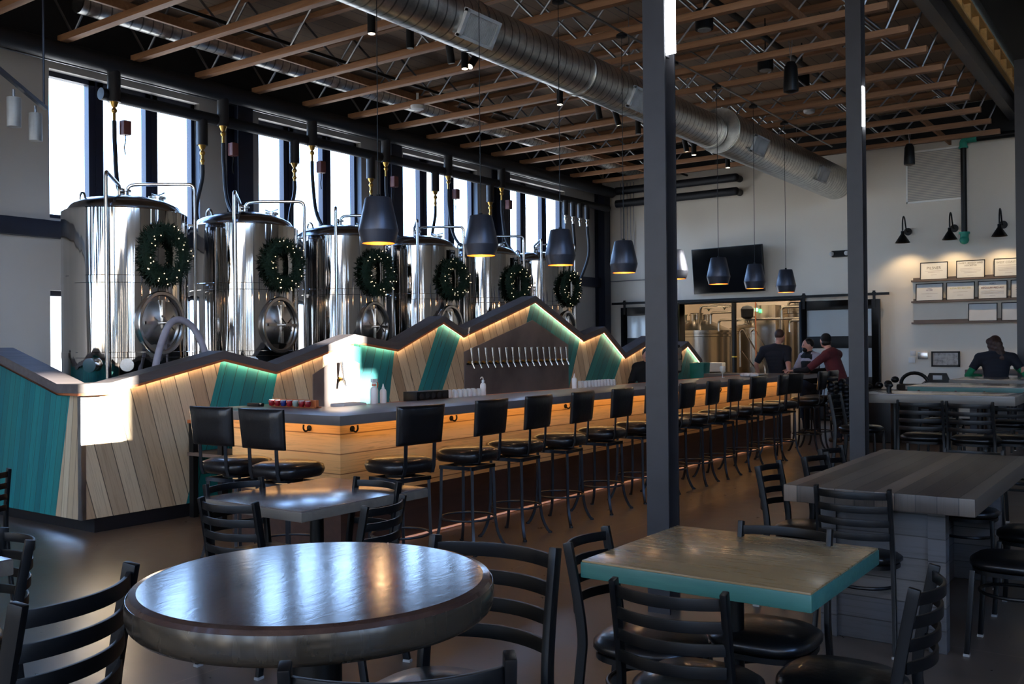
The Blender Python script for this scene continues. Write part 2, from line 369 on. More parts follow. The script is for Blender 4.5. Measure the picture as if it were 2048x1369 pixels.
def bend(pts, r=.05, k_=5):
    """polyline with rounded corners"""
    P = [Vector(p) for p in pts]; out = [P[0]]
    for i in range(1, len(P)-1):
        a = (P[i-1]-P[i]); b = (P[i+1]-P[i]); q = min(r, a.length/2, b.length/2); a = P[i]+a.normalized()*q; b = P[i]+b.normalized()*q
        out += [a*(1-t)**2+P[i]*2*t*(1-t)+b*t*t for t in [j/k_ for j in range(k_+1)]]
    out.append(P[-1]); return out
# ================================================================ THE SETTING
def wall_holes(name, axis, d0, d1, a0, a1, z0, z1, holes, mat):
    A = sorted({a0, a1}|{h[0] for h in holes}|{h[1] for h in holes}); Z = sorted({z0, z1}|{h[2] for h in holes}|{h[3] for h in holes})
    b = MB()
    for i in range(len(A)-1):
        j0 = None
        for j in range(len(Z)):
            solid = j < len(Z)-1 and not any(h[0] <= A[i] and h[1] >= A[i+1] and h[2] <= Z[j] and h[3] >= Z[j+1] for h in holes)
            if solid and j0 is None: j0 = j
            if not solid and j0 is not None:
                if axis == 'X': b.box(d0, d1, A[i], A[i+1], Z[j0], Z[j])
                else: b.box(A[i], A[i+1], d0, d1, Z[j0], Z[j])
                j0 = None
    return struct(b.build(name, mat))
struct(MB().box(-11.2, 6, -3.3, 26, -.12, 0).build('floor', 'floor'))
bays = [5.80+3.04*j for j in range(4)]
holes = [(y, y+2.05, 3.04, 4.78) for y in bays]+[(5.80, 7.85, .35, 2.2), (14.92, 16.97, .35, 2.2)]
wall_holes('wall_left', 'X', -10.95, -10.7, -3.3, 18.8, 0, 5.9, holes, 'wall')
wall_holes('wall_far', 'Y', 18.54, 18.8, -10.7, 5.75, 0, 7.4, [(-8.83, -6.2, 0, 2.37)], 'wallfar')
struct(MB().box(-10.7, -10.62, -3, 18.4, 5.06, 5.79).build('trim_5', 'dark'))
struct(MB().box(-10.62, 5.5, 18.49, 18.54, 5.16, 5.78).build('trim_1', 'dark'))
# unglazed openings in the unseen right and back walls, shaped for the light they admit
rh = [(9.30, 9.80, 4.55, 5.35), (12.00, 12.55, 4.72, 5.70), (12.55, 12.80, 4.72, 5.12), (14.36, 14.66, 5.45, 5.78)]  # sized and placed so sun patches land on the plank wall and a pendant
rh += [(-2.9, .2, 5.0, 7.0), (.5, 3.0, 5.0, 7.0)]  # high openings put in to light the duct and ceiling
rh += [(-2.6+.8*i, -2.35+.8*i, .5, 4.0) for i in range(5)]  # narrow slots added as bright stripes for the tanks to mirror
wall_holes('wall_right', 'X', 5.5, 5.75, -3.3, 18.8, 0, 7.4, rh, 'wall')
bh = [(-10.2+.95*i, -9.95+.95*i, .5, 4.9) for i in range(15)]  # row of slots added behind the viewpoint, mirrored as stripes in the tanks
wall_holes('wall_back', 'Y', -3.3, -3.05, -10.95, 5.75, 0, 7.4, bh, 'wall')
struct(MB().box(-10.95, -2.43, -3.3, 18.8, 5.8, 5.9).build('ceiling', 'deck'))
struct(MB().box(-2.3, 5.75, -3.05, 18.54, 7.3, 7.4).box(-2.3, -2.2, -3.05, 18.54, 6.06, 7.3).build('trim_2', 'dark'))
# windows of the tank wall: frame, mullions and pane
def window(n, y0, y1, z0, z1, mull, x=-10.86):
    f = MB().box(x-.05, x+.05, y0, y1, z0, z0+.06).box(x-.05, x+.05, y0, y1, z1-.06, z1)
    f.box(x-.05, x+.05, y0, y0+.03, z0, z1).box(x-.05, x+.05, y1-.05, y1, z0, z1)
    for a, b in mull: f.box(x-.05, x+.05, a, b, z0, z1).box(x+.05, x+.06, (a+b)/2-.012, (a+b)/2+.012, z0, z1)
    o = struct(f.build('window_%d' % n, 'frame'))
    MB().box(x-.008, x+.002, y0+.02, y1-.02, z0+.04, z1-.04).build('pane', 'pane', o)
    return o
for j, y in enumerate(bays): window(j+1, y, y+2.05, 3.04, 4.78, [(y+.55, y+.74), (y+1.32, y+1.49)])
window(5, 5.80, 7.85, .35, 2.2, [(6.55, 6.70)]); window(6, 14.92, 16.97, .35, 2.2, [(16.28, 16.36)])
struct(MB().box(-10.7, -10.6, -3, 18.4, 2.80, 3.0).build('trim_3', 'navy', bevel=.006))
struct(MB().box(-10.7, -10.66, -3, 18.4, 0, .12).build('baseboard_left', 'black'))
struct(MB().box(-6.1, 5.5, 18.5, 18.54, 0, .13).box(-10.6, -8.9, 18.5, 18.54, 0, .13).build('baseboard_far', 'black'))
# small pale window seen at the head of the wall, beside column
def ibeam_post(name, x, y, z1, s, label, axis='Y', t=.012, mat='colm', cat='column'):
    """wide-flange post, flanges facing +-Y (axis Y) or +-X"""
    b = MB(); h = s/2
    r = thing(name, label, cat, (x, y, 0), 0 if axis == 'Y' else PI/2)
    MB().box(-h, h, -h, -h+t, 0, z1).build('flange', mat, r); MB().box(-h, h, h-t, h, 0, z1).build('flange', mat, r)
    MB().box(-t/2.4, t/2.4, -h+t, h-t, 0, z1).build('web', mat, r)
    return r
for k_, y in enumerate((8.40, 11.44, 14.48)):
    ibeam_post('wall_column', -10.56, y, 5.0, .25, 'navy steel column against the window wall, %s from the left' % ORD[k_], 'X', .02, 'navy')
ibeam_post('wall_column', -10.56, 18.3, 5.0, .25, 'navy steel column in the far corner beside the window wall', 'X', .02, 'navy')
c1 = ibeam_post('steel_column', -2.415, 4.84, 5.36, .135, 'large steel column nearest the camera with a lit tube in its web')
c2 = ibeam_post('steel_column', -2.40, 8.72, 5.36, .135, 'steel column standing behind the reclaimed wood table')
c3 = ibeam_post('steel_column', -1.86, 14.9, 5.44, .13, 'dark steel column at the right edge beside the beer boards')
t = thing('linear_light', 'lit vertical linear light in the web of the nearest steel column', 'light', (-2.35, 4.81, 3.13))
MB().box(0.005, .045, -.03, .02, 0, 2.2).build('diffuser', 'white', t); MB().box(-.03, 0.005, -.03, .02, -.02, 2.22).build('housing', 'colm', t)
t = thing('linear_light', 'vertical linear light on the far steel column, mostly hidden', 'light', (-2.36, 8.72, 3.45))
MB().box(0, .03, -.03, .03, 0, .35).build('diffuser', 'white', t); MB().box(-.03, 0, -.035, .035, -.02, .37).build('housing', 'colm', t)
# roof beam along the column line, with the timber rim of the deck on top
r = thing('steel_beam', 'long dark steel roof beam running toward the far wall at upper right', 'beam', (-2.4, -3, 5.36))
MB().box(-.075, .075, 0, 21.5, 0, .02).build('flange', 'colm', r); MB().box(-.075, .075, 0, 21.5, .33, .35).build('flange', 'colm', r)
MB().box(-.008, .008, 0, 21.5, .02, .33).build('web', 'colm', r)
r = thing('timber_rim', 'pale timber rim with blocks on top of the steel roof beam', 'timber', (-2.4, -3, 5.74))
MB().box(.0, .03, 0, 21.5, 0, .3).build('rim_board', 'rim', r); MB().box(.03, .12, 0, 21.5, 0, .03).box(.03, .12, 0, 21.5, .27, .3).build('ledger', 'rim', r)
for i in range(35): MB().box(.03, .11, .3+.61*i, .34+.61*i, .03, .27).build('block', 'rim', r)
# open-web roof joists
XL, XR, ZB, ZT = -10.25, -2.47, 4.95, 5.68
proto = thing('roof_joist', '', 'roof joist', (0, 0, 0), 0, 'open-web timber roof joists')
MB().box(XL, XR, -.045, .045, ZB, ZB+.075).build('bottom_chord', 'joist', proto, bevel=.004)
MB().box(-10.7, -2.34, -.045, .045, ZT+.04, ZT+.115).build('top_chord', 'joist', proto)
n_ = 5; dx = (XR-XL-.5)/n_
wm = None
for i in range(n_):
    xa = XL+.25+dx*i
    for a, b in (((xa, ZB+.04), (xa+dx/2, ZT+.06)), ((xa+dx/2, ZT+.06), (xa+dx, ZB+.04))):
        MB().cyl((a[0], 0, a[1]), (b[0], 0, b[1]), .014, n=6).build('web_tube', 'zinc', proto)
MB().cyl((XR-.27, 0, ZB+.04), (XR+.06, 0, ZT+.02), .014, n=6).build('web_tube', 'zinc', proto)
MB().cyl((XL+.25, 0, ZB+.04), (XL-.3, 0, ZT+.02), .014, n=6).build('web_tube', 'zinc', proto)
JY = [2.1+.9*k_ for k_ in range(18)]
for k_, y in enumerate(JY):
    o = proto if k_ == 0 else clone(proto)
    o.location.y = y; o['label'] = 'timber roof joist with steel web tubes, %s from the camera' % ORD[k_] if k_ < 17 else 'timber roof joist with steel web tubes, the one closest to the far wall'
def run(name, label, cat, pts, r_, mat, n=12, group=None):
    o = MB().tube(pts, r_, n).build(name, mat); tag(o, label, cat, group); return o
for (x, z, lb) in ((-8.95, 5.03, 'long timber brace threaded through the joists near the tanks'), (-3.42, 5.05, 'long timber brace threaded through the joists near the columns')):
    o = MB().box(x-.02, x+.02, 1.2, 18.4, z, z+.09).build('joist_brace', 'joist'); tag(o, lb, 'timber')
# ducts
def duct(name, label, x, z, y0, y1, r_, vents=(), collars=()):
    o = thing(name, label, 'duct', (x, y0, z))
    b = MB().cyl((0, 0, 0), (0, y1-y0, 0), r_, n=40, cap=False); b.build('duct_pipe', 'duct', o)
    for c_ in collars: MB().cyl((0, c_-.03, 0), (0, c_+.03, 0), r_+.012, n=40).build('collar', 'duct', o)
    for vy, an in vents:
        q = thing('x', '', '', (0, vy, 0)); 
        M_ = Matrix.Rotation(rad(an), 4, 'Y')
        f = MB()
        for s_ in (-1, 1):
            f.box(r_-.01, r_+.03, s_*.24-.02, s_*.24+.02, -.13, .13, M_); f.box(r_-.02, r_+.03, -.26, .26, s_*.12-.015, s_*.12+.015, M_)
        bpy.data.objects.remove(q)
        g = f.build('vent_frame', 'ventw', o, loc=(0, vy, 0))
        s2 = MB()
        for i in range(22): s2.box(r_, r_+.02, -.21+.02*i, -.203+.02*i, -.11, .11, M_)
        s2.build('vent_slats', 'ventw', g); MB().box(r_-.03, r_+.004, -.23, .23, -.12, .12, M_).build('vent_backing', 'dark', g)
    return o
duct('spiral_duct', 'big galvanised spiral duct under the joists, nearer length', -5.6, 4.6, 1, 12.9, .242, [(6.05, 28), (9.3, 28)], [3.0, 8.2, 11.8])
duct('spiral_duct', 'wider galvanised spiral duct ending at the far wall', -5.5, 4.61, 12.9, 18.54, .318, [(.85, 22), (3.9, 22)], [.05])
duct('spiral_duct', 'smaller spiral duct up among the joists above the tanks', -9.55, 5.22, 5.5, 18.4, .13)
for k_, (y, dz) in enumerate(((4, .6), (7.2, .6), (10.4, .6), (13.6, .6), (16.6, .6))):
    o = MB().tube([(-5.6+.245*cos(a), y, 4.6+.245*sin(a)) for a in [PI*2*i/20 for i in range(20)]], .006, 5, True).cyl((-5.6, y, 4.84), (-5.6, y, 5.7), .006, n=5).build('duct_hanger', 'zinc')
    o.location = (0, 0, 0); tag(o, 'thin wire hanger looped round the big duct, %s from the camera' % ORD[k_], 'hanger')
run('sprinkler_pipe', 'thin black sprinkler pipe under the deck above the tanks', 'pipe', [(-8.55, 1, 5.08), (-8.55, 18.4, 5.08)], .022, 'black')
run('sprinkler_pipe', 'black sprinkler pipe above the bar near the downlights', 'pipe', [(-4.1, 1, 5.2), (-4.1, 18.4, 5.2)], .035, 'black')
run('conduit', 'thin steel conduit carrying the pendant cords', 'conduit', [(-4.95, 1, 4.90), (-4.95, 16.5, 4.90)], .012, 'zinc')
run('conduit', 'second thin steel conduit just beside the pendant conduit', 'conduit', [(-4.86, 1, 5.06), (-4.86, 16.5, 5.06)], .008, 'zinc')
# insulated glycol mains along the window wall
run('coolant_main', 'lower black insulated coolant main in front of the windows', 'pipe', [(-10.3, 6.2, 4.50), (-10.3, 18.1, 4.50)], .072, 'rubber', 16)
run('coolant_main', 'upper black insulated coolant main tight under the joists', 'pipe', bend([(-9.7, 3.6, 4.86), (-10.25, 4.4, 4.86), (-10.25, 18.2, 4.86)], .3), .11, 'rubber', 18)
run('conduit', 'bright thin conduit above the left windows, upper of two', 'conduit', [(-10.55, 4, 4.98), (-10.55, 17.5, 4.98)], .012, 'zinc')
run('conduit', 'bright thin conduit above the left windows, lower of two', 'conduit', [(-10.55, 4, 4.83), (-10.55, 17.5, 4.83)], .012, 'zinc')
for k_, z in enumerate((4.9, 4.62)):
    o = MB().tube([(-10.2, 18.3, z), (-7.44, 18.3, z)], .085, 16).ell((-7.44, 18.3, z), (.085, .085, .085)).cyl((-7.44, 18.3, z), (-7.44, 18.54, z), .07).build('insulated_pipe', 'rubber')
    tag(o, '%s of two black insulated pipes on the far wall' % ('upper', 'lower')[k_], 'pipe')
for k_ in range(5):
    run('conduit', 'thin vertical conduit in the far corner, %s from the left' % ORD[k_], 'conduit', [(-10.2+.08*k_, 18.5, 3.35), (-10.2+.08*k_, 18.5, 5.1)], .009, 'zinc', 6, 'corner conduits')
run('cable_conduit', 'grey conduit curving under the junction box in the far corner', 'conduit', bend([(-10.5, 18.5, 2.93), (-9.3, 18.5, 2.93), (-9.1, 18.5, 3.2)], .2), .01, 'zinc', 6)
tag(MB().box(-9.18, -9.04, 18.46, 18.54, 3.2, 3.34).build('junction_box', 'grille', bevel=.004), 'small grey junction box high on the far wall corner', 'box')
# coolant drops with hoses
TX, TY, TR, ZR = -9.1, [5.75+1.547*k_ for k_ in range(6)], .62, 2.93
up = thing('coolant_drop', '', 'pipe drop', (0, 0, 0), 0, 'coolant drops from the upper main')
MB().cyl((-10.25, 0, 4.80), (-10.25, 0, 4.42), .075).build('insulated_stub', 'rubber', up)
MB().cyl((-10.25, 0, 4.42), (-10.25, 0, 4.36), .05, .03).cyl((-10.25, 0, 4.36), (-10.25, 0, 4.18), .018).ell((-10.25, 0, 4.32), .035).build('valve_body', 'brass', up)
MB().tube(smooth_path([(-10.25, 0, 4.2), (-10.24, 0, 3.9), (-10.1, -.05, 3.4), (-9.75, -.12, 3.05)]), .026, 8).build('hose', 'rubber', up)
a = MB().box(-10.2, -10.1, .03, .13, 4.03, 4.2).build('valve_actuator', 'red', up, bevel=.012)
MB().tube(smooth_path([(-10.15, .08, 4.03), (-10.15, .08, 3.95), (-10.13, .05, 3.88), (-10.15, .08, 3.8)]), .007, 6).build('cable', 'blackm', a)
lo = thing('coolant_drop', '', 'pipe drop', (0, 0, 0), 0, 'coolant drops from the lower main')
MB().cyl((-10.3, 0, 4.46), (-10.3, 0, 4.13), .07).build('insulated_stub', 'rubber', lo)
MB().cyl((-10.3, 0, 4.13), (-10.3, 0, 4.08), .05, .03).cyl((-10.3, 0, 4.08), (-10.3, 0, 3.86), .02).ell((-10.3, 0, 4.03), .036).ell((-10.3, 0, 3.93), .03).build('valve_body', 'brass', lo)
MB().tube(smooth_path([(-10.3, 0, 3.88), (-10.31, 0, 3.7), (-10.3, -.1, 3.3), (-10.1, -.2, 3.0)]), .026, 8).build('hose', 'rubber', lo)
for k_ in range(6):
    o = up if k_ == 0 else clone(up); o.location.y = 6.34+1.547*k_; o['label'] = 'coolant drop with box actuator and black hose, %s from the left' % ORD[k_]
for k_ in range(5):
    o = lo if k_ == 0 else clone(lo); o.location.y = 7.6+1.547*k_; o['label'] = 'fat insulated coolant drop with brass valve and hose, %s from the left' % ORD[k_]
for k_ in range(4):
    y = 16.2+.28*k_; o = thing('valve_drop', 'insulated drop with steel valve at the corner manifold, %s from the left' % ORD[k_], 'pipe drop', (-10.2, y, 4.1), 0, 'corner manifold drops')
    MB().cyl((0, 0, .05), (0, 0, .35), .055).build('insulated_stub', 'rubber', o); MB().cyl((0, 0, -.12), (0, 0, .05), .018).ell((0, 0, -.02), .035).ell((0, 0, .04), .03).build('valve_body', 'steelp', o)
    if k_ % 2: MB().tube(smooth_path([(0, 0, -.1), (0, .04, -.7), (-.2, -.02, -1.3), (-.35, .05, -1.75), (-.38, .05, -2.1)]), .03, 8).build('hose', 'rubber', o)
# track-light heads and downlights
tr = thing('track_spotlight', '', 'spotlight', (0, 0, 0), 0, 'black cylinder spotlights under the joists')
MB().cyl((0, 0, -.2), (0, 0, 0), .042, n=20).build('can', 'blackm', tr); MB().cyl((0, 0, -.203), (0, 0, -.199), .034, n=20).build('lens', 'spot', tr)
MB().cyl((0, 0, 0), (0, 0, .2), .008, n=8).build('stem', 'blackm', tr)
P = [(6.92, 0), (7.5, 0), (8.15, 12), (8.43, 0), (8.65, -40), (10.43, 0), (11.4, 18), (11.9, 30), (12.6, 0), (14.2, 25), (14.56, 0), (15.99, 0)]
for k_, (y, tl) in enumerate(P):
    o = tr if k_ == 0 else clone(tr); o.location = (-6.64, y, 4.86); o.rotation_euler = (rad(tl), 0, 0)
    if k_ in (1, 2, 6, 8): 
        for c_ in o.children:
            if c_.name.startswith('lens'): c_.data = c_.data.copy(); c_.data.materials[0] = MAT['grille']
    o['label'] = 'black cylinder spotlight beside the big duct, %s from the camera' % ORD[k_]
    if tl == 0 and k_ not in (1, 8): 
        L = bpy.data.lights.new('spot_beam', 'SPOT'); L.energy = 5; L.color = (1, .8, .55); L.spot_size = rad(60); L.shadow_soft_size = .04
        lo_ = bpy.data.objects.new('spot_beam', L); C.objects.link(lo_); lo_.location = (-6.64, y, 4.63)
run('light_track', 'thin black track holding the cylinder spotlights', 'light track', [(-6.64, 5.5, 5.05), (-6.64, 17.5, 5.05)], .012, 'blackm', 6)
dl = thing('downlight', '', 'downlight', (0, 0, 0), 0, 'black downlights between the joists')
MB().cyl((0, 0, -.12), (0, 0, .1), .1, n=24).build('can', 'blackm', dl); MB().cyl((0, 0, -.13), (0, 0, -.121), .075, n=24).build('lens', 'grille', dl)
for k_, (x, y) in enumerate(((-4.36, 9.87), (-4.38, 11.81), (-4.33, 13.09))):
    o = dl if k_ == 0 else clone(dl); o.location = (x, y, 5.15); o['label'] = 'short black downlight between the joists, %s from the camera' % ORD[k_]
    MB().cyl((0, 0, .1), (0, 0, .55), .008, n=6).build('stem', 'blackm', o)
sk = thing('ceiling_speaker', '', 'speaker', (0, 0, 0), 0, 'black pendant speakers')
MB().lathe([(.03, 0), (.085, .02), (.088, .05), (.075, .3), (.05, .36), (.02, .37)], 28).build('speaker_body', 'black', sk)
MB().tube([(0, 0, .36), (.02, 0, .62)], .004, 5).tube([(0, 0, .36), (-.02, 0, .62)], .004, 5).build('wires', 'zinc', sk)
for k_, (x, y) in enumerate(((-3.72, 10.85), (-3.69, 16.5))):
    o = sk if k_ == 0 else clone(sk); o.location = (x, y, 4.42); o['label'] = ('black pendant speaker in front of the nearer joists', 'black pendant speaker hanging near the far wall')[k_]
for k_, (x, y, z, lb) in enumerate(((-5.37, 16.6, 5.6, 'round white detector under the deck right of the duct'), (-8.9, 10.2, 4.93, 'round white detector near the window wall joists'))):
    o = MB().lathe([(.04, -.05), (.09, -.03), (.1, 0), (.1, .02)], 24).cyl((0, 0, 0), (0, 0, .2), .02).build('smoke_detector', 'paper', loc=(x, y, z)); tag(o, lb, 'detector')
# the two pale cylinder lights hanging at upper left
hb = thing('hanging_light_bar', 'diagonal dark bar hung on a rod at upper left', 'light bar', (-7.45, 4.01, 3.45))
MB().sweep([(0, 0, 0), (1.6, -1.53, 0)], .03, .03, (0, 0, 1)).build('bar', 'navy', hb); MB().cyl((.03, -.03, 0), (.03, -.03, 2.2), .009, n=8).build('rod', 'navy', hb)
for k_, (x, y) in enumerate(((-7.40, 3.90), (-7.06, 3.56))):
    o = thing('cylinder_light', ('pale grey cylinder light at the end of the hanging bar', 'darker cylinder light further along the hanging bar')[k_], 'light', (x, y, 3.16), 0, 'cylinder lights on the bar')
    MB().cyl((0, 0, 0), (0, 0, .22), .048, n=24).build('can', ('paper', 'colm')[k_] if False else 'grille', o, bevel=.004); MB().cyl((0, 0, .22), (0, 0, .28), .01).build('stem', 'zinc', o)
# ================================================================ TANKS
def make_tank():
    r = thing('fermenter_tank', '', 'tank', (TX, TY[0], 0), 0, 'steel fermenters along the window wall')
    MB().lathe([(.14, .35), (TR-.05, .85), (TR, .95), (TR, 1.42), (TR+.004, 1.425), (TR+.004, 1.475), (TR, 1.48), (TR, 2.17), (TR+.003, 2.175), (TR+.003, 2.245), (TR, 2.25), (TR, ZR-.01), (TR-.01, ZR), (TR-.07, ZR)], 96).build('shell', 'steel', r, smooth=30)
    MB().lathe([(TR-.065, ZR-.02), (TR-.06, ZR+.03), (TR-.09, ZR+.075), (TR-.2, ZR+.13), (TR-.4, ZR+.175), (.08, ZR+.195), (.0, ZR+.197)], 72).build('dome', 'dome', r, smooth=50)
    l0 = None
    for k_ in range(4):
        a = PI/4+PI/2*k_; MB().cyl((.5*cos(a), .5*sin(a), 0), (.5*cos(a), .5*sin(a), .95), .04).build('leg', 'steelp', r)
    # manway facing +X
    Mx = Matrix.Translation((TR-.06, 0, 1.77)) @ Matrix.Rotation(PI/2, 4, 'Y') @ Matrix.Diagonal((1.15, .95, 1, 1))
    mw = MB().lathe([(.285, -.06), (.285, .07), (.275, .085), (.25, .085), (.24, .06), (.24, -.02)], 48, Mx, close=False).build('manway_ring', 'steelp', r, smooth=40)
    dr = MB().lathe([(.225, .03), (.225, .05), (.205, .055), (.15, .075), (.02, .085), (0, .086)], 40, Mx).build('manway_door', 'steelp', r, smooth=40)
    MB().box(TR+.02, TR+.045, -.015, .015, 1.56, 2.0).box(TR+.02, TR+.045, -.2, .2, 1.755, 1.785).build('cross_bar', 'steelp', dr)
    MB().cyl((TR+.02, 0, 1.77), (TR+.12, 0, 1.77), .02).tube([(TR+.11, -.07, 1.70), (TR+.11, .07, 1.84)], .009, 8).tube([(TR+.11, -.07, 1.84), (TR+.11, .07, 1.70)], .009, 8).build('hand_wheel', 'steelp', dr)
    for az, z_, q in ((-61, 1.35, .055), (-32, 1.35, .05)):
        a = rad(az); c_ = Vector((cos(a), sin(a), 0))
        f = MB().cyl(c_*TR+Vector((0, 0, z_)), c_*(TR+.07)+Vector((0, 0, z_)), q, n=24).cyl(c_*(TR+.06)+Vector((0, 0, z_)), c_*(TR+.09)+Vector((0, 0, z_)), q+.014, n=24)
        f.build('port', 'steelp', r)
    p = Vector((cos(rad(-48)), sin(rad(-48)), 0))*(TR+.035)
    MB().tube(bend([(p.x, p.y, .6), (p.x, p.y, 3.27), (.02, -.08, 3.22), (.02, -.08, 3.1)], .05), .019, 10).build('cip_pipe', 'steelp', r)
    p = Vector((cos(rad(50)), sin(rad(50)), 0))*(TR+.075)
    MB().tube(bend([(0, .02, 3.1), (0, .02, 3.24), (p.x*.2, p.y*.3, 3.26), (p.x, p.y, 3.27), (p.x, p.y, .6)], .07), .019, 10).build('blow_off_pipe', 'steelp', r)
    MB().cyl(p*.9+Vector((0, 0, 2.83)), p+Vector((0, 0, 2.83)), .012).build('pipe_bracket', 'steelp', r)
    v = MB().cyl((0, 0, ZR+.19), (0, 0, ZR+.27), .035).cyl((0, 0, ZR+.24), (0, 0, ZR+.26), .06).ell((.03, -.06, ZR+.24), .03).build('top_valve', 'steelp', r)
    MB().cyl((.12, .3, ZR+.12), (.12, .3, ZR+.2), .07).cyl((.12, .3, ZR+.19), (.12, .3, ZR+.21), .09).tube([(.02, .3, ZR+.25), (.12, .3, ZR+.22), (.24, .3, ZR+.24)], .01, 6).build('hatch', 'steelp', r)
    MB().tube([(-.1+.05*cos(t_), -.42, ZR+.12+.07*sin(t_)) for t_ in [PI*i/8 for i in range(9)]], .012, 6).build('lifting_eye', 'steelp', r)
    return r
tank = make_tank()
wl = ['with the hose looped over its round door', 'with its whole round door showing', 'partly hidden by the largest pendant lamp', 'under the left alpha sign', 'under the right alpha sign', 'farthest from the camera near the corner']
for k_ in range(6):
    o = tank if k_ == 0 else clone(tank); o.location.y = TY[k_]
    o['label'] = 'tall polished steel tank, %s from the left, %s' % (ORD[k_], wl[k_])
h = MB().tube(smooth_path([(-8.16, 5.42, .5), (-8.22, 5.48, 1.2), (-8.28, 5.66, 1.68), (-8.28, 5.82, 1.8), (-8.24, 6.0, 1.66), (-8.2, 6.15, 1.2), (-8.16, 6.2, .6)]), .034, 12).build('transfer_hose', 'greycloth')
tag(h, 'pale transfer hose arched over the door of the leftmost tank', 'hose')
# wreaths
def make_wreath():
    r = thing('wreath', '', 'wreath', (0, 0, 0), 0, 'lit evergreen wreaths on the tanks')
    b = MB(); rn = random.Random(3)
    b.tube([(.045, .2*cos(a), .2*sin(a)) for a in [2*PI*i/28 for i in range(28)]], .042, 8, True)
    for i in range(1500):
        a = rn.uniform(0, 2*PI); ph = rn.uniform(-PI*.62, PI*.62); q = .02+.045*rn.random()
        base = Vector((.045+q*cos(ph), (.2+q*sin(ph))*cos(a), (.2+q*sin(ph))*sin(a)))
        d = Vector((cos(ph)+rn.uniform(-.5, .5), sin(ph)*cos(a)+rn.uniform(-.7, .7), sin(ph)*sin(a)+rn.uniform(-.7, .7))).normalized()
        s_ = d.cross(Vector((rn.random(), rn.random(), rn.random()))).normalized()*.008; L_ = rn.uniform(.03, .062); u_ = d.cross(s_)
        b.add([base+s_, base-s_, base+u_, base+d*L_], [(0, 1, 3), (1, 2, 3), (2, 0, 3)])
    b.build('foliage', 'pine', r, smooth=180)
    b0 = MB().ell((0, 0, 0), .0055, 8, 5).build('fairy_bulb', 'fairy', r)
    for i in range(26):
        a = rn.uniform(0, 2*PI); rr = .2+rn.uniform(-.06, .065); c_ = b0 if i == 0 else b0.copy()
        if i: C.objects.link(c_); c_.parent = r
        c_.location = (.118+rn.uniform(-.012, .01), rr*cos(a), rr*sin(a))
    return r
wr = make_wreath()
for k_ in range(6):
    o = wr if k_ == 0 else clone(wr); o.location = (TX+TR+.012, TY[k_]+.01, 2.46-.0*k_); o.rotation_euler = (0, 0, 0); o.scale = (1, 1.08, 1.18)
    if k_: o.rotation_euler = (rad(37*k_), 0, 0); o.scale = (1, 1.12, 1.12)
    o['label'] = 'green wreath with fairy lights on the %s tank from the left' % ORD[k_]
for k_ in (3, 4):
    o = thing('tank_sign', 'small black square alpha sign above the wreath on the %s tank from the left' % ORD[k_], 'sign', (TX+TR+.03, TY[k_]+.01, 2.80), 0, 'alpha signs')
    MB().box(-.006, .006, -.06, .06, -.075, .075).build('plate', 'blackm', o)
    M_ = Matrix.Translation((.008, 0, -.015)) @ Matrix(((0, 0, 1, 0), (1, 0, 0, 0), (0, 1, 0, 0), (0, 0, 0, 1)))
    text('alpha_letter', '\u03b1', .15, 'paper', o, M_)
    M_ = Matrix.Translation((.008, 0, .052)) @ Matrix(((0, 0, 1, 0), (1, 0, 0, 0), (0, 1, 0, 0), (0, 0, 0, 1)))
    text('sign_title', 'ALPHA', .026, 'paper', o, M_)
    MB().box(-.004, .008, -.055, .055, -.072, -.068).box(-.004, .008, -.055, .055, .068, .072).build('sign_rule', 'paper', o)

# ================================================================ THE ROOFED BACK-BAR WALL
XP, XC, D = -7.29, -7.23, .24
ZV = [(4.137, 1.228), (4.426, 1.230), (5.562, 1.484), (6.175, 1.346), (7.236, 1.645), (7.927, 1.55), (8.734, 1.874), (9.126, 1.71), (10.702, 2.189), (11.973, 1.655), (12.572, 1.791), (13.236, 1.383), (14.209, 1.656), (14.801, 1.315), (15.542, 1.563), (16.139, 1.224)]
TH = .075
def ztop(y):
    for (a, za), (b, zb) in zip(ZV, ZV[1:]):
        if a <= y <= b: return za+(zb-za)*(y-a)/(b-a)
    return ZV[0][1] if y < ZV[0][0] else ZV[-1][1]
bw = thing('bar_back_wall', 'zigzag-roofed plank wall of teal and pine panels behind the bar', 'bar wall', (0, 0, 0))
# cap: a ribbon following the zigzag
cp = MB(); pts = ZV
prof = [(y, z) for y, z in pts]; n = len(prof)
vs_ = []
for y, z in prof: vs_ += [(XC, y, z), (XC-D, y+(.24 if y == ZV[0][0] else 0), z), (XC-D, y+(.24 if y == ZV[0][0] else 0), z-TH), (XC, y, z-TH)]
fs = []
for i in range(n-1):
    for j in range(4): fs.append((i*4+j, i*4+(j+1) % 4, i*4+4+(j+1) % 4, i*4+4+j))
fs.append(tuple((n-1)*4+j for j in range(4)))
cp.add(vs_, fs)
WV = [(-7.23, 1.228), (-7.543, 1.226), (-8.72, 1.53), (-9.75, 1.28), (-10.68, 1.5)]
vs_ = []
for x, z in WV:
    q = -.24 if x == -7.23 else 0
    vs_ += [(x, 4.137, z), (x+q, 4.137+D, z), (x+q, 4.137+D, z-TH), (x, 4.137, z-TH)]
m_ = len(WV); fs = [(i*4+j, i*4+(j+1) % 4, i*4+4+(j+1) % 4, i*4+4+j) for i in range(m_-1) for j in range(4)]+[tuple((m_-1)*4+j for j in range(4))]
cp.add(vs_, fs); cp.build('roof_cap', 'cap', bw, smooth=20)
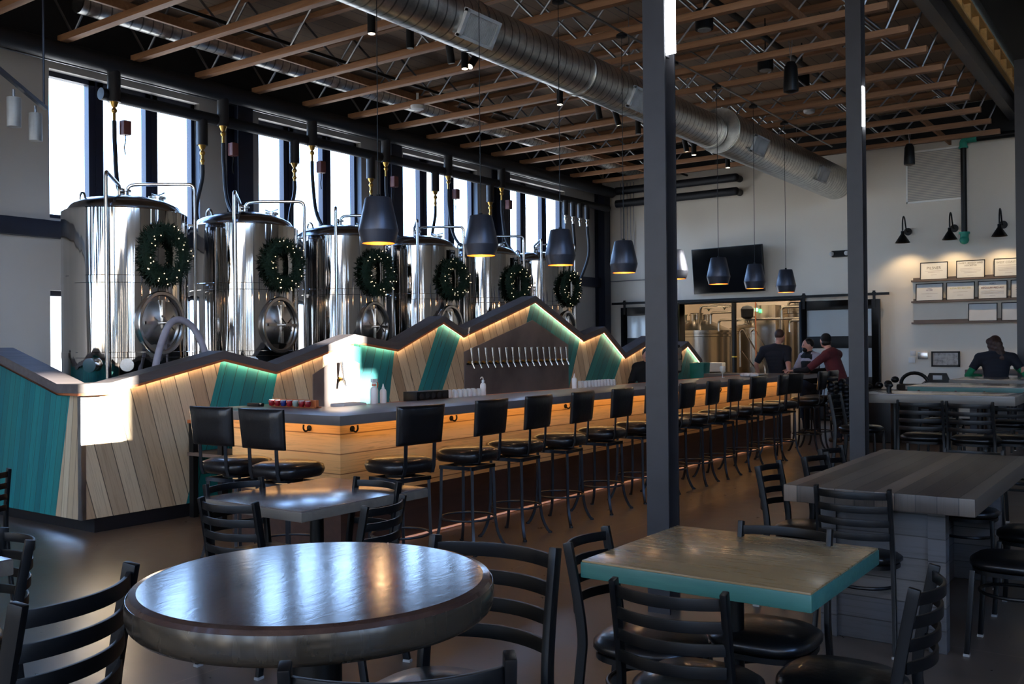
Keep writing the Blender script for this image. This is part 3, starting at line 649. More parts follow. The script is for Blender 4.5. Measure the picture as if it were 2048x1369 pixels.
# copper-brown trim right under the cap edge
def ribbon(name, mat, dx0, dx1, dz0, dz1, segs=None, nm_parent=bw):
    for i in (segs if segs is not None else range(n-1)):
        (ya, za), (yb, zb) = ZV[i], ZV[i+1]; b = MB()
        b.add([(XC+x_, y_, z_-TH+q) for y_, z_ in ((ya, za), (yb, zb)) for x_, q in ((dx0, dz0), (dx0, dz1), (dx1, dz1), (dx1, dz0))], [(0, 1, 2, 3), (7, 6, 5, 4), (0, 4, 5, 1), (1, 5, 6, 2), (2, 6, 7, 3), (3, 7, 4, 0)])
        b.build(name, mat, nm_parent, smooth=20)
ribbon('copper_trim', 'copper', -.020, -.003, -.022, 0)
ribbon('led_strip', 'led', -.036, -.024, -.014, -.002, [2, 4, 6, 7, 8, 9, 10, 11, 12, 13, 14])
ribbon('led_strip', 'led', -.034, -.026, -.010, -.002, [1, 3, 5])
b = MB()
for (xa, za), (xb, zb) in zip(WV, WV[1:]):
    b.add([(x_, 4.137+q, z_-TH+w_) for x_, z_ in ((xa, za), (xb, zb)) for q, w_ in ((.003, -.02), (.003, 0), (.035, 0), (.035, -.02))], [(0, 1, 2, 3), (7, 6, 5, 4), (0, 4, 5, 1), (1, 5, 6, 2), (2, 6, 7, 3), (3, 7, 4, 0)])
b.build('copper_trim', 'copper', bw, smooth=20)
# slanting panels: boundary = (y at z=.12, slope dy/dz)
BD = [(4.2, 0), (5.18, .303), (5.93, .266), (6.72, .399), (7.70, .167), (7.88, .502), (8.29, .547), (9.87, .403), (11.29, .441), (11.48, .695), (12.32, .755), (12.89, .978), (14.43, .496), (14.62, .751), (16.10, 0)]
PS = [-.27, .30, -.27, .30, -.36, .52, -.36, .42, -.3, .72, -.3, .6, -.3, .6]
cols = ['P', 'T']*7
for i in range(14):
    (y0, s0), (y1, s1) = BD[i], BD[i+1]
    # climb each slanted boundary until it meets the roof underside
    def hit(y, s):
        z = .12
        for _ in range(4000):
            yy = y+s*(z-.12)
            if z >= ztop(yy)-TH-.001: break
            z += .002
        return (y+s*(z-.12), z)
    h0, h1 = hit(y0, s0), hit(y1, s1)
    poly = [(y0, .12), (y1, .12), h1]+[(y, z-TH) for y, z in reversed(ZV) if h0[0]+1e-3 < y < h1[0]-1e-3]+[h0]
    nm = 'plank_panel_%s_%d' % (cols[i], i); mt_ = planks(nm, 'Y', PS[i], TEAL if cols[i] == 'T' else PINE, .145 if cols[i] == 'P' else .125)
    o = MB().prism(poly, 'X', XP, XP-.04).build('teal_panel' if cols[i] == 'T' else 'pine_panel', mt_, bw, smooth=20)
    o['label'] = 'teal stained slanting boards' if cols[i] == 'T' else 'weathered pine slanting boards'
# left wing (faces the room)
YW = 4.20
mt_ = planks('wing_teal', 'X', .2, TEAL, .085); MB().prism([(-7.69, .12), (-10.66, .12), (-10.66, 1.42), (-9.75, 1.2), (-8.72, 1.45), (-7.543, 1.15), (-7.45, 1.15)], 'Y', YW, YW+.04).build('teal_panel', mt_, bw, smooth=20)
mt_ = planks('wing_pine', 'X', .12, PINE, .085); MB().box(-7.334, -7.286, 4.194, 4.1985, .12, 1.15).box(-7.2885, -7.284, 4.1985, 4.235, .12, 1.15).build('corner_bead', 'zinc', bw)
MB().prism([(-7.333, .12), (-7.69, .12), (-7.45, 1.15), (-7.333, 1.15)], 'Y', YW, YW+.04).build('pine_panel', mt_, bw, smooth=20)
MB().box(-7.41, -7.31, 4.32, 16.05, 0, .13).box(-10.66, -7.41, 4.32, 4.4, 0, .13).build('toe_kick', 'kick', bw)
core = [(y, z-TH-.002) for y, z in ZV[1:]]
MB().prism([(4.3, .12), (16.08, .12)]+[(y, z) for y, z in reversed(core)]+[(4.3, 1.14)], 'X', XP-.05, XP-.14).build('wall_back_board', 'blackm', bw, smooth=20)
# steel tap splash and the small sink splash
o = MB().prism([(9.18, .80), (11.60, .80), (11.60, 1.516), (10.69, 1.857), (9.18, 1.44)], 'X', XP+.012, XP+.001).build('tap_splash', 'splash', smooth=20); tag(o, 'house-shaped dark steel sheet behind the beer taps', 'metal panel')
o = MB().prism([(6.69, .80), (7.36, .80), (7.36, 1.33), (7.10, 1.43), (6.69, 1.23)], 'X', XP+.012, XP+.001).build('rinse_splash', 'splash', smooth=20); tag(o, 'small house-shaped steel sheet behind the single tap', 'metal panel')
# beer taps
def make_tap():
    r = thing('beer_tap', '', 'beer tap', (0, 0, 0), 0, 'row of beer taps')
    MB().cyl((-.06, 0, 0), (0, 0, 0), .014, n=10).cyl((-.06, 0, 0), (-.055, 0, 0), .026, n=12).build('shank', 'brass', r)
    MB().cyl((0, 0, .02), (0, 0, -.005), .017, n=10).tube([(-.005, 0, 0), (.02, 0, -.035), (.035, 0, -.07)], [.016, .014, .011], 10).build('faucet', 'steelp', r)
    MB().tube([(0, 0, .02), (-.005, 0, .06), (-.012, 0, .11), (-.02, 0, .185)], [.008, .013, .018, .023], 12).build('tap_handle', 'steelp', r)
    return r
tap = make_tap()
for k_ in range(16):
    o = tap if k_ == 0 else clone(tap); o.location = (XP+.075, 9.26+(11.46-9.26)*k_/15, 1.30)
    o['label'] = 'chrome beer tap on the steel splash, %s from the left' % ORD[k_]
o = MB().box(XP+.012, XP+.03, 9.22, 11.5, 1.275, 1.3).build('tap_rail', 'blackm'); tag(o, 'thin dark rail carrying the row of taps', 'rail')
o = clone(tap, (XP+.075, 7.06, 1.17), 0, 'single faucet on the small sunlit steel splash', 'row of beer taps')
if 'group' in o: del o['group']
# back counter under the wall
r = thing('back_counter', 'low back counter against the plank wall behind the bar', 'counter', (0, 0, 0))
MB().box(-7.28, -6.72, 5.85, 14.4, .79, .83).build('worktop', 'steelp', r); MB().box(-7.28, -6.78, 5.87, 14.38, .05, .79).build('carcass', 'blackm', r)
MB().box(-6.72, -6.70, 5.85, 14.4, .79, .87).build('wood_lip', 'copper', r)
# ================================================================ BAR
r = thing('bar_counter', 'long L-shaped bar with charcoal top and honey timber front', 'bar', (0, 0, 0))
sl_ = [(-6.28, 4.55), (-4.69, 4.55), (-4.69, 14.75), (-6.3, 14.75), (-6.3, 14.1), (-5.45, 14.1), (-5.45, 5.25), (-6.28, 5.25)]
MB().prism(sl_, 'Z', .968, 1.035).build('bar_top', 'slab', r, bevel=.004, smooth=30)
MB().box(-5.04, -5.0, 4.85, 14.4, .40, .965).build('front_boards', 'barwood', r); MB().box(-6.22, -5.042, 4.852, 4.89, .40, .965).build('end_boards', 'barwood', r)
MB().box(-6.2, -5.045, 14.36, 14.398, .40, .965).build('end_boards', 'barwood', r)
MB().box(-5.06, -4.995, 4.845, 14.4, .02, .399).box(-6.22, -5.062, 4.847, 4.89, .02, .399).build('kick_board', 'bardark', r)
MB().box(-5.0, -4.985, 4.85, 14.4, .955, .968).build('top_cleat', 'barwood', r)
MB().box(-4.90, -4.875, 4.9, 14.3, .958, .967).build('led_strip', 'led2', r); MB().box(-6.2, -5.0, 4.74, 4.765, .958, .967).build('led_strip', 'led2', r)
MB().box(-4.99, -4.975, 4.9, 14.3, .006, .018).build('floor_led', 'led3', r)
MB().box(-5.68, -5.455, 5.26, 14.08, .99, 1.022).build('back_ledge', 'copper', r)
MB().box(-5.35, -5.30, 4.95, 14.3, .02, .965).build('inner_panel', 'blackm', r)
# coat hooks
hk = thing('bag_hook', '', 'hook', (0, 0, 0), 0, 'black bag hooks on the bar front')
MB().cyl((0, 0, 0), (.008, 0, 0), .022, n=16).build('hook_plate', 'black', hk)
MB().tube(smooth_path([(.005, 0, -.01), (.04, 0, -.02), (.06, 0, 0), (.058, 0, .03)]), .007, 8).build('hook_arm', 'black', hk)
HY = [4.97, 6.12, 7.9, 9.1, 10.35, 11.6, 12.9]
for k_, y in enumerate(HY):
    o = hk if k_ == 0 else clone(hk); o.location = (-5.0, y, .905); o['label'] = 'black bag hook under the long bar edge, %s from the near corner' % ORD[k_]
o = clone(hk, (-5.32, 4.85, .905), -PI/2, 'black bag hook on the short end of the bar')
o = MB().box(-5.0, -4.994, 7.55, 7.63, .80, .92).build('outlet_plate', 'shadein', bevel=.002); tag(o, 'cream outlet plate on the bar front between stools', 'outlet')
# open shelf unit at the end of the bar
r = thing('shelf_unit', 'black framed open shelf between the plank wall and the bar end', 'shelf unit', (-7.27, 5.2, 0))
f = MB()
for x in (0, .40):
    for y in (0, .32): f.box(x, x+.06, y, y+.05, 0, .84)
f.box(0, .46, .30, .32, 0, .04); f.build('shelf_frame', 'blackm', r)
for z in (.55, .84): MB().box(-.01, .47, -.01, .38, z, z+.03).build('shelf', 'copper' if z > .8 else 'walnut', r)
# sundries on the back counter and bar
def bottle(name, label, loc, neck='pump', s=1, liquid='bottle'):
    o = thing(name, label, 'bottle', loc); o.scale = (s, s, s)
    MB().lathe([(.03, 0), (.034, .01), (.034, .12), (.028, .14), (.014, .15), (.014, .165)], 20).build('bottle_body', liquid, o)
    if neck == 'pump': MB().tube(smooth_path([(0, 0, .165), (0, 0, .2), (.0, -.02, .215), (.0, -.05, .2)]), .006, 6).cyl((0, 0, .16), (0, 0, .18), .016).build('nozzle', 'bottle', o)
    if neck == 'tip': MB().cyl((0, 0, .16), (0, 0, .2), .012, .004).build('nozzle', 'bottle', o)
    if neck == 'spray':
        MB().cyl((0, 0, .16), (0, 0, .185), .018).box(-.012, .012, -.03, .03, .185, .215).build('spray_head', 'bottle', o, bevel=.004)
        MB().tube([(0, .03, .2), (0, .045, .17), (0, .04, .14)], .006, 6).cyl((0, 0, .158), (0, 0, .17), .02).build('trigger', 'orange', o)
    return o
bottle('spray_bottle', 'white spray bottle with orange trigger in the sun behind the bar', (-5.57, 5.80, 1.022), 'spray', 1.0)
bottle('squeeze_bottle', 'plain white squeeze bottle just right of the spray bottle', (-5.58, 5.92, 1.022), 'tip', .85)
bottle('wash_bottle', 'white wash bottle with curved spout left of the taps', (-5.56, 7.30, 1.022), 'pump', .85)
bottle('wash_bottle', 'small white wash bottle right of the taps', (-5.56, 8.98, 1.022), 'tip', .85)
tag(MB().box(-5.66, -5.50, 5.38, 5.64, 1.022, 1.05).build('folded_cloth', 'paper', bevel=.01), 'folded white cloth in the sun behind the bar', 'cloth')
g = MB().lathe([(.028, 0), (.024, .07), (.018, .08), (.015, .078), (.021, .068), (.025, .004)], 14, close=False).build('taster_glass', 'clear')
tag(g, '', 'glass', 'upturned glasses left of the taps')
n0 = 0
for row in range(2):
    for i in range(6):
        o = g if n0 == 0 else g.copy()
        if n0: C.objects.link(o)
        o.location = (-5.50-.085*row, 6.80+.07*i+.02*row, 1.022); o['label'] = 'upturned glass left of the taps, %s in the %s row' % (ORD[i], ('front', 'back')[row]); n0 += 1
for row in range(2):
    for i in range(10):
        o = g.copy(); C.objects.link(o); o['group'] = 'upturned glasses right of the taps'
        o.location = (-5.50-.085*row, 9.12+.072*i+.02*row, 1.022); o['label'] = 'upturned glass right of the taps, %s in the %s row' % (ORD[i], ('front', 'back')[row])
r = thing('cup_dispenser', 'black box with round openings behind the bar', 'dispenser', (-5.57, 6.25, 1.022))
MB().box(-.08, .08, 0, .44, 0, .085).build('box_body', 'black', r, bevel=.006)
for i in range(5): MB().cyl((.078, .06+.08*i, .045), (.084, .06+.08*i, .045), .028, n=20).build('opening', 'dark', r)
r = thing('cup_rack', 'copper-brown rack of small coloured cups at the bar end', 'rack', (-6.0, 5.08, 1.035), 0)
MB().box(0, .5, 0, .03, 0, .06).box(0, .5, -.02, .06, 0, .008).build('rack_board', 'copper', r)
for k_, cm in enumerate(('cupred', 'cupred', 'cupblue', 'cupred', 'cupgreen', 'cupred', 'cupred')):
    o = thing('espresso_cup', 'tiny %s cup in the rack at the bar end, %s from the left' % ({'cupred': 'red', 'cupblue': 'blue', 'cupgreen': 'grey-green'}[cm], ORD[k_]), 'cup', (-5.96+.07*k_, 5.035, 1.043), 0, 'small coloured cups')
    MB().lathe([(.014, 0), (.022, .01), (.026, .035), (.024, .045)], 16).build('cup_bowl', cm, o); MB().cyl((0, 0, .045), (0, 0, .05), .021, n=14).build('cup_lid', 'paper', o)
o = MB().box(-6.22, -6.08, 5.0, 5.06, 1.035, 1.06).build('napkin_box', 'blackm', bevel=.004); tag(o, 'small dark tray beside the cup rack', 'tray')
r = thing('tulip_glass', 'stemmed glass of pale beer on the far stretch of the bar', 'glass', (-5.30, 12.5, 1.035))
MB().lathe([(.034, 0), (.034, .004), (.006, .01), (.005, .05), (.03, .075), (.042, .11), (.036, .16), (.034, .16), (.04, .11), (.028, .08)], 20, close=False).build('glass_body', 'clear', r)
MB().lathe([(.004, .062), (.028, .08), (.037, .105), (.036, .112), (0, .112)], 20).build('beer', 'beer', r)
for k_, (x, y, lb) in enumerate(((-5.05, 12.9, 'crumpled white napkin heap on the far end of the bar'), (-5.2, 13.6, 'white plate with leftovers on the far end of the bar'))):
    b = MB()
    if k_ == 0:
        for i in range(9): b.ell((random.uniform(-.1, .1), random.uniform(-.12, .12), .03), (random.uniform(.04, .07), random.uniform(.04, .07), .03), 8, 5)
        nm = 'napkin_heap'
    else: b.lathe([(.06, 0), (.11, .012), (.12, .02), (.11, .02), (.06, .008)], 28); nm = 'plate'
    tag(b.build(nm, 'paper', loc=(x, y, 1.035)), lb, 'napkins' if k_ == 0 else 'plate')
# clipboard stack and teal bin by the last gable
r = thing('clipboard', 'dark board pinned with cream cards on the last gable', 'clipboard', (XP+.02, 15.1, 1.0), 0)
MB().prism([(-.16, .08), (.05, 0), (.2, .02), (.24, .3), (.14, .5), (-.1, .5)], 'X', 0, .015).build('board', 'blackm', r)
for i in range(8): MB().box(.016+.003*i, .02+.003*i, -.1+.12*(i % 2), .05+.12*(i % 2), .05+.1*(i//2), .15+.1*(i//2), Matrix.Rotation(rad(4*(i % 3)-4), 4, 'X')).build('card', 'tan', r)
o = MB().lathe([(.1, 0), (.14, .02), (.15, .3), (.155, .34)], 24, sq=5).build('teal_bin', 'tealplastic', loc=(-6.95, 15.4, .83)); tag(o, 'teal plastic bin standing below the last gable', 'bin')
MB().lathe([(.156, .34), (.156, .35), (.1, .36)], 24, sq=5).build('bin_lid', 'tealplastic', o)
tag(MB().box(-7.25, -6.72, 14.9, 15.9, .0, .83).build('side_cabinet', 'blackm', bevel=.005), 'black cabinet under the teal bin', 'cabinet')
# pendant lamps
def make_pendant():
    r = thing('pendant_lamp', '', 'pendant lamp', (0, 0, 0), 0, 'gunmetal pendant lamps over the bar')
    
    MB().lathe([(.122, .0), (.126, .0), (.150, .092), (.151, .098), (.100, .335), (.092, .346), (.0, .348)], 48, close=False).build('lamp_shade', 'shade', r, smooth=25)
    MB().lathe([(.121, .002), (.145, .092), (.146, .098), (.096, .33), (.0, .335)], 40, close=False).build('shade_lining', 'shadein', r, smooth=40)
    MB().ell((0, 0, .09), .035, 14, 9).cyl((0, 0, .12), (0, 0, .2), .018).build('bulb', 'bulb', r)
    MB().cyl((0, 0, .347), (0, 0, .37), .015).cyl((0, 0, .36), (0, 0, 2.58), .0035, n=6).build('cord', 'blackm', r)
    MB().lathe([(.06, 2.56), (.06, 2.58), (.02, 2.61)], 24).build('canopy', 'black', r)
    return r
pen = make_pendant()
for k_ in range(8):
    o = pen if k_ == 0 else clone(pen); o.location = (-4.95, 5.215+1.272*k_, 2.285)
    o['label'] = 'gunmetal pendant lamp over the bar, %s from the left' % ORD[k_]
    L = bpy.data.lights.new('pendant_glow', 'POINT'); L.energy = 2.6; L.color = (1, .66, .34); L.shadow_soft_size = .04
    lo_ = bpy.data.objects.new('pendant_glow', L); C.objects.link(lo_); lo_.location = (-4.95, 5.215+1.272*k_, 2.31)
# ================================================================ SWIVEL BAR STOOLS  (local: sitter faces +Y, origin on the floor under the seat)
def make_stool():
    r = thing('bar_stool', '', 'bar stool', (0, 0, 0), 0, 'black upholstered swivel stools at the bar')
    MB().lathe([(.10, .655), (.19, .66), (.205, .68), (.212, .705), (.202, .735), (.16, .752), (.0, .76)], 40, sq=3.2).build('seat', 'leather', r, smooth=60)
    b = MB(); n = 12; W, H, T = .207, .130, .029                     # padded back
    zc = .985
    def back_y(x, z): return -.215-.10*(z-.86)+.35*x*x
    gx = [-1, -.96, -.85, -.5, 0, .5, .85, .96, 1]; gz = [-1, -.95, -.82, -.4, 0, .4, .82, .95, 1]
    vs_ = []
    for s_ in (-1, 1):
        for j in gz:
            for i in gx:
                e_ = max(abs(i), abs(j)); th = T*(1-max(0, (e_-.8)/.2)**2*.75)
                x = i*W*(1-.06*(1-j)/2); z = zc+j*H; vs_.append((x, back_y(x, z)+s_*th, z))
    m = len(gx); fs = []
    for k_ in range(2):
        o_ = k_*m*m
        for j in range(m-1):
            for i in range(m-1): fs.append((o_+j*m+i, o_+j*m+i+1, o_+(j+1)*m+i+1, o_+(j+1)*m+i))
    ring = [i for i in range(m)]+[j*m+m-1 for j in range(1, m)]+[(m-1)*m+i for i in range(m-2, -1, -1)]+[j*m for j in range(m-2, 0, -1)]
    for a, c in zip(ring, ring[1:]+ring[:1]): fs.append((a, c, c+m*m, a+m*m))
    b.add(vs_, fs); bk = b.build('back_pad', 'leather', r, smooth=60)
    q = [(-.16, -.095), (.16, -.095), (.17, .09), (-.17, .09)]
    MB().tube(bend([(x, back_y(x, zc+z)-.0235, zc+z) for x, z in q+q[:1]], .02), .0022, 6).build('stitched_piping', 'thread', bk)
    for s_ in (-1, 1):
        MB().sweep([(s_*.125, -.07, .655), (s_*.125, -.19, .655), (s_*.125, -.205, .70), (s_*.125, -.215, .89)], .028, .006, (1, 0, 0)).build('back_bar', 'stoolm', r)
        MB().tube([(s_*.125, -.2, .735), (s_*.13, -.09, .66)], .005, 6).build('brace', 'stoolm', r)
    MB().cyl((0, 0, .625), (0, 0, .66), .1, n=24).build('swivel_plate', 'blackm', r)
    f = MB()
    for a in range(4):
        M_ = Matrix.Rotation(PI/2*a, 4, 'Z'); f.box(-.15, .15, .125, .15, .60, .625, M_)
    f.build('seat_frame', 'stoolm', r)
    for a in range(4):
        t_ = PI/4+PI/2*a; c_, s_ = cos(t_), sin(t_)
        P_ = [(.195*c_, .195*s_, .615), (.20*c_, .20*s_, .45), (.205*c_, .205*s_, .25), (.225*c_, .225*s_, .12), (.265*c_, .265*s_, .03), (.29*c_, .29*s_, .008)]
        l_ = MB().sweep(smooth_path(P_, 4), .02, .02, (-s_, c_, 0)).build('leg', 'stoolm', r)
        MB().cyl((.288*c_, .288*s_, 0), (.288*c_, .288*s_, .014), .017, n=10).build('foot_pad', 'stoolm', l_)
    MB().tube([(.20*cos(t_), .20*sin(t_), .235) for t_ in [2*PI*i/36 for i in range(36)]], .0085, 8, True).build('foot_ring', 'stoolm', r)
    return r
st = make_stool()
SY = [(4.79, -8), (5.53, 3), (6.14, 5), (6.80, 6), (7.50, 3), (8.20, -3), (8.86, 4), (9.50, 6), (10.12, 2), (10.86, -5), (11.66, 5), (12.15, -18), (13.25, 4), (13.75, 0)]
for k_, (y, a) in enumerate(SY):
    o = st if k_ == 0 else clone(st); o.location = (-4.365, y, 0); o.rotation_euler[2] = PI/2+rad(a)
    o['label'] = 'black swivel bar stool along the long bar front, %s from the left' % ORD[k_]
clone(st, (-5.33, 4.20, 0), rad(3), 'leftmost black swivel stool, at the short end of the bar beside the plank wall')
clone(st, (-4.83, 4.21, 0), rad(2), 'right one of two black swivel stools at the short end of the bar')
# jackets on the last stools
def jacket(name, label, loc, rz, w=.24):
    r = thing(name, label, 'jacket', loc, rz)
    b = MB()
    for i in range(11):
        z0 = .98-.062*i; ww = w*(1-.02*i+.12*sin(i*.9)*.3); b.ell((0, -.005*i, z0), (ww, .05, .04), 16, 8)
    b.build('quilted_body', 'puffer', r, smooth=60)
    for s_ in (-1, 1):
        b = MB()
        for i in range(8): b.ell((s_*(w*.85+.012*i), -.05, .90-.06*i), (.055, .05, .038), 10, 6)
        b.build('sleeve', 'puffer', r, smooth=60)
    return r
jacket('puffer_jacket', 'black quilted jacket hanging over the last stool back', (-4.12, 13.62, .02), PI/2)
jacket('puffer_jacket', 'second black quilted jacket hung beside the standing person in maroon', (-4.08, 13.98, -.03), PI/2+.3, .2)

# ================================================================ LADDER-BACK CHAIRS  (sitter faces +Y)
def make_chair(tall):
    nm = 'tall_ladder_chair' if tall else 'ladder_back_chair'
    r = thing(nm, '', 'chair', (0, 0, 0), 0, 'tall ladder-back chairs' if tall else 'low ladder-back chairs')
    zs = .70 if tall else .44; zt = 1.02 if tall else .80; w = .172
    MB().lathe([(.13, zs-.03), (.175, zs-.028), (.193, zs-.012), (.192, zs+.006), (.165, zs+.024), (.09, zs+.032), (0, zs+.034)], 40, sq=2.8).build('seat', 'vinyl', r, smooth=60)
    MB().lathe([(.17, zs-.052), (.18, zs-.05), (.18, zs-.03), (.17, zs-.028)], 40, sq=3, close=True).build('seat_frame', 'chair', r)
    for s_ in (-1, 1):
        if tall: P_ = [(s_*.20, -.26, 0), (s_*.192, -.225, .25), (s_*.183, -.20, .5), (s_*.176, -.19, zs), (s_*.172, -.21, zs+.14), (s_*w, -.245, zt)]
        else: P_ = [(s_*.192, -.25, 0), (s_*.184, -.215, .2), (s_*.177, -.195, .38), (s_*.174, -.19, .48), (s_*.172, -.21, .62), (s_*w, -.245, zt)]
        p_ = MB().sweep(smooth_path(P_, 6), .020, .034, (1, 0, 0)).build('back_post', 'chair', r, bevel=.004)
        MB().box(P_[0][0]-.013, P_[0][0]+.013, P_[0][1]-.019, P_[0][1]+.019, 0, .012).build('glide', 'glide', p_)
        l_ = MB().sweep([(s_*.185, .185, .0), (s_*.165, .158, zs-.03)], .024, .024, (1, 0, 0)).build('front_leg', 'chair', r, bevel=.003)
        MB().box(s_*.185-.014, s_*.185+.014, .171, .199, 0, .012).build('glide', 'glide', l_)
    k_ = 0; z = zt-.035
    while k_ < (4 if not tall else 4):
        t_ = (zt-z)/(zt-(zs+.14)) if True else 0
        y0 = -.245+.035*min(1, (zt-z)/.3)
        P_ = [(w*.97*i/6, y0-.055*(1-(i/6)**2), z) for i in range(-6, 7)]
        MB().sweep(P_, .035, .010, (0, 0, 1)).build('back_slat', 'chair', r, bevel=.002); z -= .0665; k_ += 1
    q = .23 if tall else .17
    MB().tube([(.155*cos(a), .0+.155*sin(a), q+.12) for a in [2*PI*i/36 for i in range(36)]], .009, 8, True).build('stretcher_ring', 'chair', r)
    if tall:
        MB().sweep([(-.178, .178, .24), (.178, .178, .24)], .022, .014, (0, 0, 1)).sweep([(-.187, -.20, .30), (-.176, .178, .30)], .02, .012, (0, 0, 1)).sweep([(.187, -.20, .30), (.176, .178, .30)], .02, .012, (0, 0, 1)).build('foot_rest', 'chair', r)
    return r
LC, TC = make_chair(False), make_chair(True)
used = {}
def put(pr, pl, pr2, label):
    """pl, pr2: measured tops of the two back posts (left, right as the sitter's back is seen)"""
    a, b_ = Vector(pl), Vector(pr2); mid = (a+b_)/2; d = (b_-a).normalized(); f = Vector((-d.y, d.x))     # facing: left of the left->right line
    ang = math.atan2(f.y, f.x)-PI/2
    c_ = mid+f*.245
    o = pr if pr.name not in used else clone(pr)
    used[pr.name] = 1
    o.location = (c_.x, c_.y, 0); o.rotation_euler[2] = ang; o['label'] = label; return o
k1 = .7/.65; k2 = .48/.65
def S(p, k_): return (p[0]*k_, p[1]*k_)
put(TC, S((-2.456, 1.252), k2), S((-2.622, 1.66), k2), 'tall ladder-back chair at left in front of the round table')
# C1 faces the table (towards +X+Y): order gives facing; fix below
put(TC, S((-1.674, 2.56), k2), S((-2.115, 2.515), k2), 'tall ladder-back chair behind the right side of the round table')
put(TC, (-1.10, .98), (-.88, 1.18), 'tall ladder-back chair cut off at the bottom edge by the round table')
put(LC, S((-3.525, 2.585), k1), S((-3.22, 2.621), k1), 'low ladder-back chair at the near left side of the grey square table')
put(LC, (-4.12, 3.40), (-4.14, 3.06), 'low ladder-back chair half hidden at the far left of the grey square table')
put(LC, (-3.33, 3.66), (-3.70, 3.70), 'low ladder-back chair behind the far side of the grey square table')
put(LC, S((-2.752, 2.815), k1), S((-2.822, 3.111), k1), 'low ladder-back chair at the right of the grey square table')
put(LC, S((-1.711, 2.971), k1), S((-1.669, 2.637), k1), 'low ladder-back chair at the left of the teal-edged table')
put(LC, S((-1.303, 2.309), k1), S((-.994, 2.329), k1), 'low ladder-back chair in front of the teal-edged table')
put(LC, S((-1.032, 3.342), k1), S((-1.334, 3.329), k1), 'low ladder-back chair behind the teal-edged table')
put(LC, S((-.591, 2.65), k1), S((-.606, 2.969), k1), 'low ladder-back chair seen side on at the right of the teal-edged table')
put(LC, S((-1.39, 4.36), k1), S((-1.085, 4.373), k1), 'low ladder-back chair at the near end of the reclaimed wood table')
put(LC, S((-1.868, 5.163), k1), S((-1.869, 4.877), k1), 'nearest of three ladder-back chairs left of the reclaimed wood table')
put(LC, S((-1.77, 5.70), k1), S((-1.798, 5.41), k1), 'middle of three ladder-back chairs left of the reclaimed wood table')
put(LC, S((-1.81, 6.134), k1), S((-1.84, 5.84), k1), 'farthest of three ladder-back chairs left of the reclaimed wood table')
put(LC, S((-.914, 6.30), k1), S((-1.207, 6.30), k1), 'low ladder-back chair at the far end of the reclaimed wood table')
put(LC, (-.44, 4.95), (-.44, 5.29), 'nearest ladder-back chair right of the reclaimed wood table')
put(LC, (-.44, 5.75), (-.44, 6.09), 'farther ladder-back chair right of the reclaimed wood table')
put(TC, (-1.98, 8.36), (-1.645, 8.375), 'left of two tall ladder-back chairs at the first grey high table')
put(TC, (-1.60, 8.37), (-1.27, 8.35), 'right of two tall ladder-back chairs at the first grey high table')
put(TC, (-.95, 8.6), (-.95, 8.93), 'tall ladder-back chair at the right end of the first grey high table')
put(TC, (-2.2, 10.15), (-1.87, 10.15), 'left tall ladder-back chair at the teal-edged high table')
put(TC, (-1.6, 10.15), (-1.27, 10.15), 'right tall ladder-back chair at the teal-edged high table')
put(TC, (-2.75, 9.35), (-2.75, 8.98), 'tall ladder-back chair behind the far column at the high table')
put(LC, (-3.494, 1.81), (-3.82, 1.88), 'low ladder-back chair cut off by the left edge beside the grey table corner')
put(LC, (-5.75, 2.50), (-5.72, 2.84), 'ladder-back chair at the left edge in front of the teal boards')

# ================================================================ TABLES
def table_base(r, h, spread=.26, post=.05, mat='black'):
    MB().cyl((0, 0, .03), (0, 0, h), post/2+.012, n=20).build('pedestal', mat, r)
    b = MB()
    for a in range(2):
        M_ = Matrix.Rotation(PI/2*a+PI/4, 4, 'Z'); b.box(-spread, spread, -.035, .035, 0, .03, M_)
    b.build('base', mat, r, bevel=.006); MB().box(-.15, .15, -.15, .15, h-.01, h).build('top_plate', mat, r)
r = thing('round_table', 'tall round dark wood table with a thick resin edge in the foreground', 'table', (-1.453, 1.338, 0))
table_base(r, .965, .27, .08)
R_ = .362
MB().lathe([(R_-.03, 1.033), (R_-.02, 1.033), (R_-.006, 1.030), (R_, 1.021)][::-1], 128, close=True).build('table_top', 'roundtop', r, smooth=9)
MB().lathe([(R_-.05, .965), (R_-.012, .965), (R_-.002, .975), (R_+.002, .99), (R_+.002, 1.012), (R_, 1.022), (R_-.02, 1.024)], 96, close=True).build('table_edge', 'roundedge', r, smooth=50)
def sq_table(name, label, x0, x1, y0, y1, h, t, top, edge, legs=None):
    cx, cy = (x0+x1)/2, (y0+y1)/2; a, b = (x1-x0)/2, (y1-y0)/2
    r = thing(name, label, 'table', (cx, cy, 0))
    MB().box(-a, a, -b, b, h-t, h-.006).build('table_edge', edge, r, bevel=.006); MB().box(-a+.004, a-.004, -b+.004, b-.004, h-.012, h).build('table_top', top, r, bevel=.002)
    if legs == 'two':
        for s_ in (-1, 1):
            q = MB().cyl((s_*(a-.25), 0, .02), (s_*(a-.25), 0, h-t), .04, n=16).build('pedestal', 'black', r); MB().box(s_*(a-.25)-.04, s_*(a-.25)+.04, -.26, .26, 0, .03).build('base', 'black', q)
    elif legs is None: table_base(r, h-t)
    return r
sq_table('square_table', 'square table with tan top and teal edge in the right foreground', -1.757, -.935, 2.865, 3.645, .74, .062, 'oaktop', 'tealedge')
sq_table('square_table', 'grey square table in front of the bar corner', -4.12, -3.35, 3.0, 3.9, .74, .052, 'greywood', 'edge')
sq_table('square_table', 'grey table corner cut off by the left edge of the picture', -4.28, -3.497, 1.0, 1.753, .74, .06, 'greywood', 'edge')
sq_table('high_table', 'long grey high table nearest in the right background', -2.44, -1.16, 8.80, 9.46, 1.045, .082, 'greywood', 'edge', 'two')
